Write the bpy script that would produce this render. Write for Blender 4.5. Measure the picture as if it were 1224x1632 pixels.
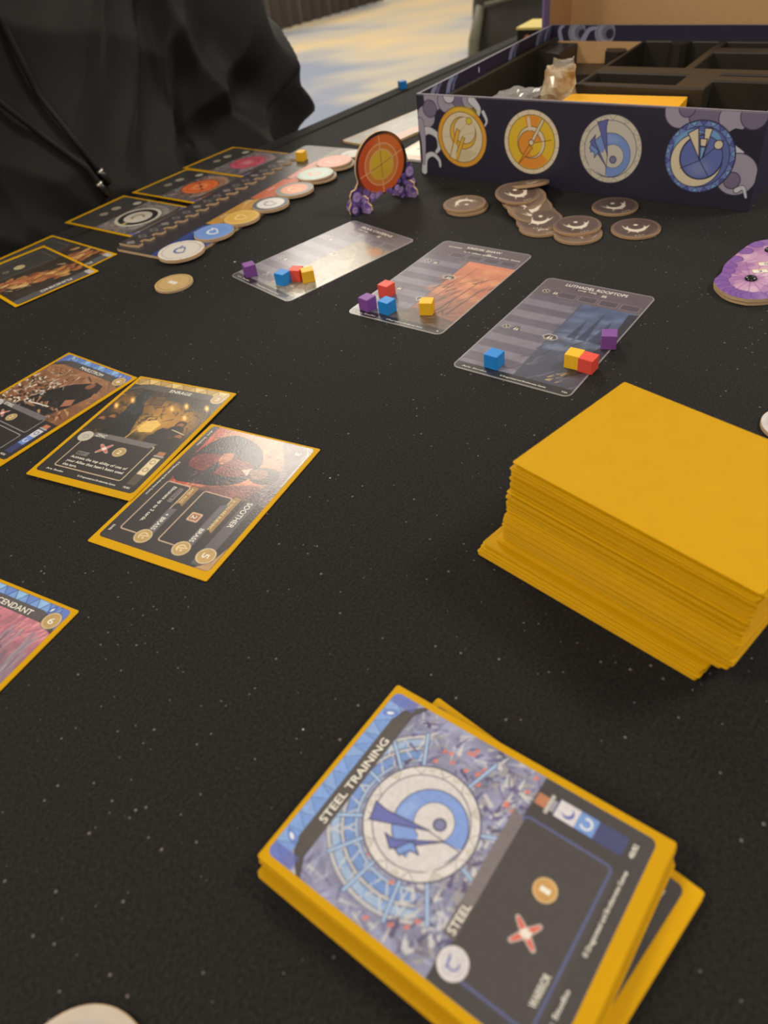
import bpy, bmesh, math, random
import numpy as np
from mathutils import Matrix, Vector, noise
random.seed(7)
MM = 0.001
sc = bpy.context.scene
for o in list(bpy.data.objects):
    bpy.data.objects.remove(o)

# ------------------------------------------------------------------ camera
PITCH, ROLL, CAMH, FPX = 0.73285, -0.14701, 210.75, 1173.6
cp, sp = math.cos(PITCH), math.sin(PITCH)
cr, sr = math.cos(ROLL), math.sin(ROLL)
fw = Vector((0, cp, -sp)); upv = Vector((0, sp, cp)); rt = Vector((1, 0, 0))
r2 = cr * rt + sr * upv; u2 = -sr * rt + cr * upv
cam_d = bpy.data.cameras.new('camera'); cam = bpy.data.objects.new('camera', cam_d)
sc.collection.objects.link(cam)
m = Matrix.Identity(4)
for i in range(3):
    m[i][0] = r2[i]; m[i][1] = u2[i]; m[i][2] = -fw[i]
m[2][3] = CAMH * MM
cam.matrix_world = m
cam_d.sensor_fit = 'HORIZONTAL'; cam_d.sensor_width = 36.0
cam_d.lens = FPX / 1224 * 36.0
cam_d.clip_start = 0.01; cam_d.clip_end = 60
cam_d.dof.use_dof = True; cam_d.dof.focus_distance = 0.37
cam_d.dof.aperture_fstop = cam_d.lens / 2.2
sc.camera = cam

# ------------------------------------------------------------------ light
w = bpy.data.worlds.new('world'); sc.world = w; w.use_nodes = True
w.node_tree.nodes['Background'].inputs[0].default_value = (1.0, 0.91, 0.80, 1)
w.node_tree.nodes['Background'].inputs[1].default_value = 0.36

def lamp(x, y, z, size, watts, col=(1.0, 0.91, 0.78)):
    ld = bpy.data.lights.new('ceiling_lamp_offscreen', 'AREA'); ld.shape = 'DISK'; ld.size = size
    ld.energy = watts; ld.color = col
    o = bpy.data.objects.new('ceiling_lamp_offscreen', ld); o.location = (x, y, z)
    sc.collection.objects.link(o)
    return o
# the hall's ceiling lamps, all alike, three metres above the carpet; the reflections on the cards show where the far ones hang
for x, y in ((-0.22, 5.3), (-0.42, 3.45), (0.85, 8.3), (-2.2, 0.2), (2.2, 0.4), (-0.6, -2.6), (3.4, 5.0), (-3.0, 5.5)):
    lamp(x, y, 2.25, 0.85, 56)

vs = sc.view_settings
vs.view_transform = 'Standard'; vs.look = 'None'; vs.gamma = 1; vs.use_curve_mapping = False
vs.exposure = 0.0

# ------------------------------------------------------------------ helpers
C = sc.collection

def s2l(c):
    c = np.asarray(c, float) / 255.0
    return np.where(c <= 0.04045, c / 12.92, ((c + 0.055) / 1.055) ** 2.4)

def mat(name, rgb, rough=0.6, metallic=0.0, coat=0.0, sheen=0.0, spec=0.5, noise_amt=0.0, noise_scale=400.0, bump=0.0, bump_scale=800.0, trans=0.0, alpha=1.0):
    mt = bpy.data.materials.new(name); mt.use_nodes = True
    nt = mt.node_tree; b = nt.nodes['Principled BSDF']
    col = tuple(s2l(rgb)) + (1,)
    b.inputs['Base Color'].default_value = col
    b.inputs['Roughness'].default_value = rough; b.inputs['Metallic'].default_value = metallic
    b.inputs['Coat Weight'].default_value = coat; b.inputs['Coat Roughness'].default_value = 0.15
    b.inputs['Sheen Weight'].default_value = sheen
    b.inputs['Specular IOR Level'].default_value = spec
    b.inputs['Transmission Weight'].default_value = trans
    b.inputs['Alpha'].default_value = alpha
    tc = nt.nodes.new('ShaderNodeTexCoord')
    if noise_amt:
        n = nt.nodes.new('ShaderNodeTexNoise'); n.inputs['Scale'].default_value = noise_scale; n.inputs['Detail'].default_value = 4
        nt.links.new(tc.outputs['Object'], n.inputs['Vector'])
        r = nt.nodes.new('ShaderNodeMix'); r.data_type = 'RGBA'
        r.inputs[6].default_value = tuple(v * (1 - noise_amt) for v in col[:3]) + (1,)
        r.inputs[7].default_value = tuple(min(1, v * (1 + noise_amt)) for v in col[:3]) + (1,)
        nt.links.new(n.outputs[0], r.inputs[0]); nt.links.new(r.outputs[2], b.inputs['Base Color'])
    if bump:
        n = nt.nodes.new('ShaderNodeTexNoise'); n.inputs['Scale'].default_value = bump_scale; n.inputs['Detail'].default_value = 3
        nt.links.new(tc.outputs['Object'], n.inputs['Vector'])
        bp = nt.nodes.new('ShaderNodeBump'); bp.inputs['Strength'].default_value = bump; bp.inputs['Distance'].default_value = 0.0004
        nt.links.new(n.outputs[0], bp.inputs['Height']); nt.links.new(bp.outputs[0], b.inputs['Normal'])
    return mt

def print_mat(name, rough=0.5, coat=0.0, coat_rough=0.15, bump=0.0):
    mt = bpy.data.materials.new(name); mt.use_nodes = True
    nt = mt.node_tree; b = nt.nodes['Principled BSDF']
    a = nt.nodes.new('ShaderNodeAttribute'); a.attribute_name = 'Col'
    nt.links.new(a.outputs['Color'], b.inputs['Base Color'])
    b.inputs['Roughness'].default_value = rough
    b.inputs['Coat Weight'].default_value = coat; b.inputs['Coat Roughness'].default_value = coat_rough
    if bump:
        tc = nt.nodes.new('ShaderNodeTexCoord')
        n = nt.nodes.new('ShaderNodeTexNoise'); n.inputs['Scale'].default_value = 900
        nt.links.new(tc.outputs['Object'], n.inputs['Vector'])
        bp = nt.nodes.new('ShaderNodeBump'); bp.inputs['Strength'].default_value = bump; bp.inputs['Distance'].default_value = 0.0003
        nt.links.new(n.outputs[0], bp.inputs['Height']); nt.links.new(bp.outputs[0], b.inputs['Normal'])
        nt.links.new(bp.outputs[0], b.inputs['Coat Normal'])
    return mt

P_SLEEVED = print_mat('print_under_sleeve', 0.45, 0.4, 0.16, 0.1)
P_GLOSS = print_mat('print_glossy_card', 0.42, 0.32, 0.2, 0.05)
P_MATTE = print_mat('print_cardboard', 0.5, 0.1, 0.3)
P_BOX = print_mat('print_box_wrap', 0.48, 0.05, 0.3)
M_YEL = mat('yellow_sleeve', (206, 156, 2), 0.55, spec=0.15, noise_amt=0.05, noise_scale=120)
def vary(mt, amt):
    nt = mt.node_tree; b = nt.nodes['Principled BSDF']
    oi = nt.nodes.new('ShaderNodeObjectInfo'); mr = nt.nodes.new('ShaderNodeMapRange'); mr.inputs[3].default_value = 1 - amt; mr.inputs[4].default_value = 1 + amt * .4
    hs = nt.nodes.new('ShaderNodeHueSaturation'); src = b.inputs['Base Color'].links[0].from_socket if b.inputs['Base Color'].links else None
    if src: nt.links.new(src, hs.inputs['Color'])
    else: hs.inputs['Color'].default_value = b.inputs['Base Color'].default_value
    nt.links.new(oi.outputs['Random'], mr.inputs[0]); nt.links.new(mr.outputs[0], hs.inputs['Value']); nt.links.new(hs.outputs[0], b.inputs['Base Color'])
vary(M_YEL, .12)
M_INK = mat('off_white_ink', (226, 222, 210), 0.5, coat=0.3)
M_INKG = mat('grey_ink', (120, 116, 108), 0.5, coat=0.3)
M_INKY = mat('pale_gold_ink', (225, 205, 150), 0.5, coat=0.3)
M_INKD = mat('dark_ink', (30, 28, 28), 0.5, coat=0.2)
M_CARD = mat('raw_cardboard_edge', (196, 165, 128), 0.85, noise_amt=0.2, noise_scale=900)
M_GREYEDGE = mat('grey_card_edge', (190, 188, 182), 0.6, noise_amt=0.1)

def link(o, parent=None):
    C.objects.link(o)
    if parent is not None:
        o.parent = parent
    return o

def tag(o, label, cat, group=None, kind=None):
    o['label'] = label; o['category'] = cat
    if group: o['group'] = group
    if kind: o['kind'] = kind
    return o

def thing(name, label, cat, loc=(0, 0, 0), deg=0, group=None, rot=None):
    o = bpy.data.objects.new(name, None); o.empty_display_size = 0.01
    o.location = [v * MM for v in loc]
    o.rotation_euler = rot if rot is not None else (0, 0, math.radians(deg))
    link(o); tag(o, label, cat, group)
    return o

def mesh(name, V, F, mt, parent=None, smooth=False, scale=MM, bevel=0, loc=None):
    me = bpy.data.meshes.new(name)
    me.from_pydata([tuple(c * scale for c in v) for v in V], [], F)
    me.materials.append(mt)
    if smooth:
        me.polygons.foreach_set('use_smooth', [True] * len(me.polygons))
    me.update()
    o = bpy.data.objects.new(name, me); link(o, parent)
    if loc: o.location = [c * MM for c in loc]
    if bevel:
        b = o.modifiers.new('bevel', 'BEVEL'); b.width = bevel * MM; b.segments = 2; b.limit_method = 'ANGLE'
    return o

def boxVF(x0, y0, z0, x1, y1, z1):
    V = [(x0, y0, z0), (x1, y0, z0), (x1, y1, z0), (x0, y1, z0), (x0, y0, z1), (x1, y0, z1), (x1, y1, z1), (x0, y1, z1)]
    F = [(0, 3, 2, 1), (4, 5, 6, 7), (0, 1, 5, 4), (1, 2, 6, 5), (2, 3, 7, 6), (3, 0, 4, 7)]
    return V, F

def box(name, b, mt, parent=None, bevel=0, loc=None):
    V, F = boxVF(*b)
    return mesh(name, V, F, mt, parent, bevel=bevel, loc=loc)

def prismVF(pts, z0, z1, inset=0.0):
    """closed outline (CCW) extruded; with inset a small chamfer on both rims"""
    n = len(pts)
    if inset:
        c = np.mean(pts, axis=0)
        d = [np.array(p) - c for p in pts]
        ins = [tuple(c + v * (1 - inset / (np.linalg.norm(v) + 1e-9))) for v in d]
        hz = min(inset, (z1 - z0) * 0.4)
        lev = [(ins, z0), (pts, z0 + hz), (pts, z1 - hz), (ins, z1)]
    else:
        lev = [(pts, z0), (pts, z1)]
    V = [(p[0], p[1], z) for P, z in lev for p in P]
    F = [tuple(reversed(range(n)))]
    for k in range(len(lev) - 1):
        for i in range(n):
            j = (i + 1) % n
            F.append((k * n + i, k * n + j, (k + 1) * n + j, (k + 1) * n + i))
    F.append(tuple((len(lev) - 1) * n + i for i in range(n)))
    return V, F

def rrect(wd, hg, r, seg=5):
    pts = []
    for cx, cy, a0 in ((wd / 2 - r, -hg / 2 + r, -90), (wd / 2 - r, hg / 2 - r, 0), (-wd / 2 + r, hg / 2 - r, 90), (-wd / 2 + r, -hg / 2 + r, 180)):
        for k in range(seg + 1):
            a = math.radians(a0 + 90 * k / seg)
            pts.append((cx + r * math.cos(a), cy + r * math.sin(a)))
    return pts

def circle_pts(r, n=48, cx=0, cy=0):
    return [(cx + r * math.cos(2 * math.pi * i / n), cy + r * math.sin(2 * math.pi * i / n)) for i in range(n)]

def tubeVF(path, rad, seg=8):
    V, F = [], []
    n = len(path)
    for i, p in enumerate(path):
        p = Vector(p)
        a = Vector(path[max(i - 1, 0)]); b = Vector(path[min(i + 1, n - 1)])
        t = (b - a).normalized()
        s = t.cross(Vector((0, 0, 1)))
        if s.length < 1e-3: s = t.cross(Vector((1, 0, 0)))
        s.normalize(); q = s.cross(t)
        rr = rad[i] if isinstance(rad, (list, tuple)) else rad
        for k in range(seg):
            an = 2 * math.pi * k / seg
            V.append(tuple(p + s * math.cos(an) * rr + q * math.sin(an) * rr))
    for i in range(n - 1):
        for k in range(seg):
            k2 = (k + 1) % seg
            F.append((i * seg + k, (i + 1) * seg + k, (i + 1) * seg + k2, i * seg + k2))
    F.append(tuple(range(seg))); F.append(tuple(reversed([(n - 1) * seg + k for k in range(seg)])))
    return V, F

# ---------------------------------------------------------- printed artwork: a small painter
def vnoise(nx, ny, cells, rng):
    g = rng.random((int(cells * ny / nx) + 3, cells + 3))
    ys = np.linspace(0, g.shape[0] - 1.001, ny); xs = np.linspace(0, g.shape[1] - 1.001, nx)
    yi = ys.astype(int); xi = xs.astype(int)
    fy = (ys - yi)[:, None]; fx = (xs - xi)[None, :]
    fy = fy * fy * (3 - 2 * fy); fx = fx * fx * (3 - 2 * fx)
    a = g[yi][:, xi]; b = g[yi][:, xi + 1]; c = g[yi + 1][:, xi]; d = g[yi + 1][:, xi + 1]
    return (a * (1 - fx) + b * fx) * (1 - fy) + (c * (1 - fx) + d * fx) * fy

class Cv:
    """canvas in mm, origin top-left, y down"""
    def __init__(s, wd, hg, res, base, seed=1):
        s.w, s.h, s.res = wd, hg, res
        s.nx, s.ny = int(wd * res) + 1, int(hg * res) + 1
        s.x = np.linspace(0, wd, s.nx); s.y = np.linspace(0, hg, s.ny)
        s.a = np.ones((s.ny, s.nx, 3)) * np.array(base, float)
        s.rng = np.random.default_rng(seed)
    def _win(s, x0, y0, x1, y1):
        m_ = 2 / s.res
        i0 = max(0, int((x0 - m_) * s.res)); i1 = min(s.nx, int((x1 + m_) * s.res) + 2)
        j0 = max(0, int((y0 - m_) * s.res)); j1 = min(s.ny, int((y1 + m_) * s.res) + 2)
        if i1 <= i0 or j1 <= j0: return None
        X, Y = np.meshgrid(s.x[i0:i1], s.y[j0:j1])
        return (slice(j0, j1), slice(i0, i1)), X, Y
    def _put(s, sl, sd, c, al=1.0, soft=0.0):
        mk = np.clip(0.5 + sd * (s.res if not soft else 1.0 / soft), 0, 1)[..., None] * al
        s.a[sl] = s.a[sl] * (1 - mk) + np.array(c, float) * mk
    def circ(s, cx, cy, r, c, al=1.0, soft=0.0):
        q = s._win(cx - r - soft, cy - r - soft, cx + r + soft, cy + r + soft)
        if q: s._put(q[0], r - np.hypot(q[1] - cx, q[2] - cy), c, al, soft)
    def ell(s, cx, cy, rx, ry, c, ang=0, al=1.0, soft=0.0):
        R = max(rx, ry) + soft
        q = s._win(cx - R, cy - R, cx + R, cy + R)
        if q:
            ca, sa = math.cos(ang), math.sin(ang)
            u = (q[1] - cx) * ca + (q[2] - cy) * sa; v = -(q[1] - cx) * sa + (q[2] - cy) * ca
            s._put(q[0], (1 - np.hypot(u / rx, v / ry)) * min(rx, ry), c, al, soft)
    def ring(s, cx, cy, r, wd, c, al=1.0, a0=None, a1=None):
        q = s._win(cx - r - wd, cy - r - wd, cx + r + wd, cy + r + wd)
        if q:
            sd = wd / 2 - np.abs(np.hypot(q[1] - cx, q[2] - cy) - r)
            if a0 is not None:
                th = np.degrees(np.arctan2(q[2] - cy, q[1] - cx)) % 360
                ok = ((th - a0) % 360) <= ((a1 - a0) % 360)
                sd = np.where(ok, sd, -9)
            s._put(q[0], sd, c, al)
    def cres(s, cx, cy, r, cx2, cy2, rr, c, al=1.0):
        q = s._win(cx - r, cy - r, cx + r, cy + r)
        if q:
            sd = np.minimum(r - np.hypot(q[1] - cx, q[2] - cy), np.hypot(q[1] - cx2, q[2] - cy2) - rr)
            s._put(q[0], sd, c, al)
    def poly(s, pts, c, al=1.0, outline=None, ow=0.3):
        P = np.array(pts, float)
        q = s._win(P[:, 0].min(), P[:, 1].min(), P[:, 0].max(), P[:, 1].max())
        if not q: return
        X, Y = q[1], q[2]
        ins = np.zeros(X.shape, bool); dm = np.full(X.shape, 1e9)
        for i in range(len(P)):
            (x0, y0), (x1, y1) = P[i - 1], P[i]
            cond = (y0 > Y) != (y1 > Y)
            with np.errstate(divide='ignore', invalid='ignore'):
                xi = (x1 - x0) * (Y - y0) / (y1 - y0 if y1 != y0 else 1e-9) + x0
            ins ^= cond & (X < xi)
            dx, dy = x1 - x0, y1 - y0
            t = np.clip(((X - x0) * dx + (Y - y0) * dy) / (dx * dx + dy * dy + 1e-12), 0, 1)
            dm = np.minimum(dm, np.hypot(X - x0 - t * dx, Y - y0 - t * dy))
        s._put(q[0], np.where(ins, dm, -dm), c, al)
        if outline is not None:
            s.line(list(pts) + [pts[0]], ow, outline)
    def spoly(s, pts, c, al=1.0, outline=None, ow=0.3):
        P = [np.array(p, float) for p in pts]; n = len(P); o_ = []
        for i in range(n):
            a, b_, c_, d_ = P[i - 1], P[i], P[(i + 1) % n], P[(i + 2) % n]
            for j in range(4):
                t = j / 4
                o_.append(tuple(0.5 * (2 * b_ + (c_ - a) * t + (2 * a - 5 * b_ + 4 * c_ - d_) * t * t + (3 * b_ - a - 3 * c_ + d_) * t ** 3)))
        s.poly(o_, c, al, outline, ow)
    def rect(s, x0, y0, x1, y1, c, r=0.0, al=1.0):
        q = s._win(x0, y0, x1, y1)
        if q:
            dx = np.abs(q[1] - (x0 + x1) / 2) - (x1 - x0) / 2 + r; dy = np.abs(q[2] - (y0 + y1) / 2) - (y1 - y0) / 2 + r
            sd = r - (np.hypot(np.maximum(dx, 0), np.maximum(dy, 0)) + np.minimum(np.maximum(dx, dy), 0))
            s._put(q[0], sd, c, al)
    def frame(s, x0, y0, x1, y1, wd, c, r=1.0, al=1.0):
        q = s._win(x0 - wd, y0 - wd, x1 + wd, y1 + wd)
        if q:
            dx = np.abs(q[1] - (x0 + x1) / 2) - (x1 - x0) / 2 + r; dy = np.abs(q[2] - (y0 + y1) / 2) - (y1 - y0) / 2 + r
            sd = r - (np.hypot(np.maximum(dx, 0), np.maximum(dy, 0)) + np.minimum(np.maximum(dx, dy), 0))
            s._put(q[0], wd / 2 - np.abs(sd), c, al)
    def line(s, pts, wd, c, al=1.0, w1=None):
        for i in range(len(pts) - 1):
            (x0, y0), (x1, y1) = pts[i], pts[i + 1]
            wa = wd; wb = wd if w1 is None else w1
            W = max(wa, wb)
            q = s._win(min(x0, x1) - W, min(y0, y1) - W, max(x0, x1) + W, max(y0, y1) + W)
            if not q: continue
            dx, dy = x1 - x0, y1 - y0
            t = np.clip(((q[1] - x0) * dx + (q[2] - y0) * dy) / (dx * dx + dy * dy + 1e-12), 0, 1)
            d = np.hypot(q[1] - x0 - t * dx, q[2] - y0 - t * dy)
            s._put(q[0], (wa + (wb - wa) * t) / 2 - d, c, al)
    def brush(s, pts, w0, w1, c, al=1.0, n=40):
        P = [np.array(p, float) for p in pts]
        P = [P[0]] + P + [P[-1]]
        out = []
        segs = len(P) - 3
        for i in range(segs):
            for k in range(max(2, n // segs)):
                t = k / max(2, n // segs)
                a, b, c_, d = P[i], P[i + 1], P[i + 2], P[i + 3]
                out.append(0.5 * (2 * b + (c_ - a) * t + (2 * a - 5 * b + 4 * c_ - d) * t * t + (3 * b - a - 3 * c_ + d) * t ** 3))
        out.append(P[-2])
        N = len(out) - 1
        for i in range(N):
            wa = w0 + (w1 - w0) * i / N; wb = w0 + (w1 - w0) * (i + 1) / N
            s.line([tuple(out[i]), tuple(out[i + 1])], wa, c, al, wb)
    def tex(s, amt, cells, box=None, oct_=3):
        n = np.zeros((s.ny, s.nx)); a = 1.0; tot = 0
        for k in range(oct_):
            n += vnoise(s.nx, s.ny, cells * 2 ** k, s.rng) * a; tot += a; a *= 0.55
        n = (n / tot - 0.5) * 2 * amt
        if box is None: s.a *= (1 + n)[..., None]
        else:
            q = s._win(*box); s.a[q[0]] *= (1 + n[q[0]])[..., None]
    def vgrad(s, x0, y0, x1, y1, c0, c1, al=1.0):
        q = s._win(x0, y0, x1, y1)
        if q:
            t = np.clip((q[2] - y0) / (y1 - y0), 0, 1)[..., None]
            mk = ((q[1] >= x0) & (q[1] <= x1) & (q[2] >= y0) & (q[2] <= y1))[..., None] * al
            s.a[q[0]] = s.a[q[0]] * (1 - mk) + (np.array(c0, float) * (1 - t) + np.array(c1, float) * t) * mk
    def strokes(s, n, x0, y0, x1, y1, cols, ln, wd, ang, dang=0.5, al=0.8):
        for i in range(n):
            x = s.rng.uniform(x0, x1); y = s.rng.uniform(y0, y1); a = ang + s.rng.normal(0, dang)
            l = ln * s.rng.uniform(0.5, 1.3); c = cols[s.rng.integers(len(cols))]
            dx, dy = math.cos(a) * l / 2, math.sin(a) * l / 2
            s.line([(x - dx, y - dy), (x + dx, y + dy)], wd * s.rng.uniform(0.5, 1.2), c, al, wd * 0.2)
    def samp(s, X, Y):
        fx = np.clip(np.asarray(X) * (s.nx - 1) / s.w, 0, s.nx - 1.001); fy = np.clip(np.asarray(Y) * (s.ny - 1) / s.h, 0, s.ny - 1.001)
        i = fx.astype(int); j = fy.astype(int); u = (fx - i)[..., None]; v = (fy - j)[..., None]
        A = s.a
        return (A[j, i] * (1 - u) + A[j, i + 1] * u) * (1 - v) + (A[j + 1, i] * (1 - u) + A[j + 1, i + 1] * u) * v

def color_mesh(name, V, F, cols, mt, parent, loc=None):
    me = bpy.data.meshes.new(name)
    V = np.asarray(V, float) * MM
    F = np.asarray(F, int)
    me.vertices.add(len(V)); me.vertices.foreach_set('co', V.astype(np.float32).ravel())
    k = F.shape[1]
    me.loops.add(F.size); me.loops.foreach_set('vertex_index', F.astype(np.int32).ravel())
    me.polygons.add(len(F)); me.polygons.foreach_set('loop_start', np.arange(0, F.size, k, dtype=np.int32))
    me.update(calc_edges=True); me.validate()
    at = me.color_attributes.new('Col', 'FLOAT_COLOR', 'POINT')
    lin = s2l(np.clip(cols, 0, 255))
    at.data.foreach_set('color', np.concatenate([lin, np.ones((len(lin), 1))], 1).astype(np.float32).ravel())
    me.materials.append(mt)
    o = bpy.data.objects.new(name, me); link(o, parent)
    if loc: o.location = [c * MM for c in loc]
    return o

def print_sheet(name, cv, mt, parent, z=0.0, rad=0.0, axes='xy', origin=None, inside=None):
    """flat printed face of the canvas' own size, centred on the parent (or at origin), optionally with round corners or an outline"""
    X, Y = np.meshgrid(cv.x, cv.y)
    lx = X - cv.w / 2; ly = cv.h / 2 - Y
    if rad:
        ax = np.abs(lx) - (cv.w / 2 - rad); ay = np.abs(ly) - (cv.h / 2 - rad)
        d = np.hypot(ax, ay); bad = (ax > 0) & (ay > 0) & (d > rad)
        f = np.where(bad, rad / np.maximum(d, 1e-9), 1)
        lx = np.where(bad, np.sign(lx) * (cv.w / 2 - rad + ax * f), lx); ly = np.where(bad, np.sign(ly) * (cv.h / 2 - rad + ay * f), ly)
    idx = np.arange(cv.nx * cv.ny).reshape(cv.ny, cv.nx)
    F = np.stack([idx[1:, :-1], idx[1:, 1:], idx[:-1, 1:], idx[:-1, :-1]], -1).reshape(-1, 4)
    if inside is not None:
        P = np.array(inside, float)     # outline in canvas mm
        ins = np.zeros(X.shape, bool); best = np.full(X.shape, 1e9); bx = X.copy(); by = Y.copy()
        for i in range(len(P)):
            (x0, y0), (x1, y1) = P[i - 1], P[i]
            xi = (x1 - x0) * (Y - y0) / (y1 - y0 if y1 != y0 else 1e-9) + x0
            ins ^= ((y0 > Y) != (y1 > Y)) & (X < xi)
            dx, dy = x1 - x0, y1 - y0
            t = np.clip(((X - x0) * dx + (Y - y0) * dy) / (dx * dx + dy * dy + 1e-12), 0, 1)
            d = np.hypot(X - x0 - t * dx, Y - y0 - t * dy); m_ = d < best
            best = np.where(m_, d, best); bx = np.where(m_, x0 + t * dx, bx); by = np.where(m_, y0 + t * dy, by)
        keep = ins.ravel()[F].any(1)
        X2 = np.where(ins, X, bx); Y2 = np.where(ins, Y, by)
        lx = X2 - cv.w / 2; ly = cv.h / 2 - Y2
        F = F[keep]
    V = np.stack([lx, ly, np.zeros_like(lx)], -1).reshape(-1, 3)
    if axes == 'xz':
        V = V[:, [0, 2, 1]]
    return color_mesh(name, V, F, cv.a.reshape(-1, 3), mt, parent, origin if origin else (0, 0, z))

def disc_sheet(name, cv, r, mt, parent, z):
    nr, ns = max(6, int(r * cv.res)), 72
    rr = np.linspace(0, r, nr); th = np.linspace(0, 2 * math.pi, ns, endpoint=False)
    R, T = np.meshgrid(rr, th, indexing='ij')
    X = R * np.cos(T); Y = R * np.sin(T)
    idx = np.arange(nr * ns).reshape(nr, ns); nxt = np.roll(idx, -1, 1)
    F = np.stack([idx[:-1], idx[1:], nxt[1:], nxt[:-1]], -1).reshape(-1, 4)
    cols = cv.samp(X.ravel() + cv.w / 2, cv.h / 2 - Y.ravel())
    V = np.stack([X, Y, np.zeros_like(X)], -1).reshape(-1, 3)
    return color_mesh(name, V, F[ns:] if False else F, cols, mt, parent, (0, 0, z))

_tc = {}
def text_geo(txt):
    if txt not in _tc:
        cu = bpy.data.curves.new('t', 'FONT'); cu.body = txt; cu.size = 1.0; cu.offset = 0.012; cu.resolution_u = 3
        o = bpy.data.objects.new('t', cu); C.objects.link(o)
        dg = bpy.context.evaluated_depsgraph_get()
        me = o.evaluated_get(dg).to_mesh()
        V = np.array([v.co[:] for v in me.vertices]); F = [tuple(p.vertices) for p in me.polygons]
        o.evaluated_get(dg).to_mesh_clear()
        bpy.data.objects.remove(o); bpy.data.curves.remove(cu)
        V[:, 0] -= V[:, 0].min()
        _tc[txt] = (V, F)
    return _tc[txt]

def text(face, cv, txt, x0, x1, yb, h, mt=None, rot=0, z=0.05):
    """lettering from x0 to x1 (mm in the canvas) on the baseline yb with capitals h tall, lying on the printed face"""
    V, F = text_geo(txt)
    V = V.copy()
    V[:, 0] *= (x1 - x0) / max(V[:, 0].max(), 1e-6); V[:, 1] *= h / 0.73
    if rot:
        c, s_ = math.cos(math.radians(rot)), math.sin(math.radians(rot))
        mx = (x1 - x0) / 2; my = h / 2
        u = V[:, 0] - mx; v = V[:, 1] - my
        V[:, 0] = u * c - v * s_ + mx; V[:, 1] = u * s_ + v * c + my
    V[:, 0] += x0 - cv.w / 2; V[:, 1] += cv.h / 2 - yb
    V[:, 2] = z
    return mesh('lettering', V.tolist(), F, mt or M_INK, face)

def circ3(a, b, c):
    A = np.array([[b[0] - a[0], b[1] - a[1]], [c[0] - a[0], c[1] - a[1]]]) * 2.0
    r = np.array([b[0] ** 2 + b[1] ** 2 - a[0] ** 2 - a[1] ** 2, c[0] ** 2 + c[1] ** 2 - a[0] ** 2 - a[1] ** 2])
    x, y = np.linalg.solve(A, r)
    return x, y, math.hypot(a[0] - x, a[1] - y)

# ---------------------------------------------------------- emblem designs
def em_steel(cv, cx, cy, R, ringc=(206, 202, 200), base=(202, 198, 198), blue=(120, 148, 208), dark=(98, 104, 170), ln=(60, 58, 82)):
    U = lambda x, y: (cx + x * R, cy + y * R)
    cv.circ(cx, cy, R, ln); cv.circ(cx, cy, R * 0.975, ringc)
    for k in range(26):
        a = 2 * math.pi * k / 26; b = a + 0.12 * (1 if k % 2 else -1)
        cv.line([(cx + R * .98 * math.cos(a), cy + R * .98 * math.sin(a)), (cx + R * .84 * math.cos(b), cy + R * .84 * math.sin(b))], R * .012, (140, 134, 130))
        if k % 3 == 0:
            cv.poly([(cx + R * .96 * math.cos(a), cy + R * .96 * math.sin(a)), (cx + R * .96 * math.cos(a + .2), cy + R * .96 * math.sin(a + .2)), (cx + R * .85 * math.cos(a + .1), cy + R * .85 * math.sin(a + .1))], (180, 172, 160), 0.6)
    cv.circ(cx, cy, R * 0.83, ln); cv.circ(cx, cy, R * 0.815, base)
    ox, oy, orr = circ3((.11, -.47), (.66, .19), (.16, .80))
    ix, iy, ir = circ3((-.22, .1), (.16, -.14), (.40, .35))
    X, Y = U(ox, oy); X2, Y2 = U(ix, iy)
    cv.cres(X, Y, orr * R, X2, Y2, ir * R, ln); cv.cres(X, Y, orr * R * .975, X2, Y2, ir * R * 1.03, blue)
    cv.ell(*U(.05, -.3), R * .2, R * .1, (150, 175, 222), 0.2, 0.55, R * .1)
    cv.poly([U(-.80, .15), U(-.2, .1), U(-.03, .82), U(-.6, .6)], base)
    for pts in ([(-.46, -.74), (-.14, -.84), (-.17, -.6), (-.06, .2)], [(-.66, -.17), (-.5, -.38), (-.50, -.2), (-.08, .5)],
                [(-.66, .02), (-.62, -.1), (-.4, .03), (-.36, .1), (-.48, .28), (-.5, .13)]):
        cv.poly([U(*p) for p in pts], dark if pts[0][1] != .02 else blue, 1, ln, R * .02)
    cv.line([U(-.07, .2), U(-.07, .82)], R * .015, ln)
    cv.circ(*U(.12, .29), R * .115, ln); cv.circ(*U(.12, .29), R * .09, (120, 122, 160))

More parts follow.
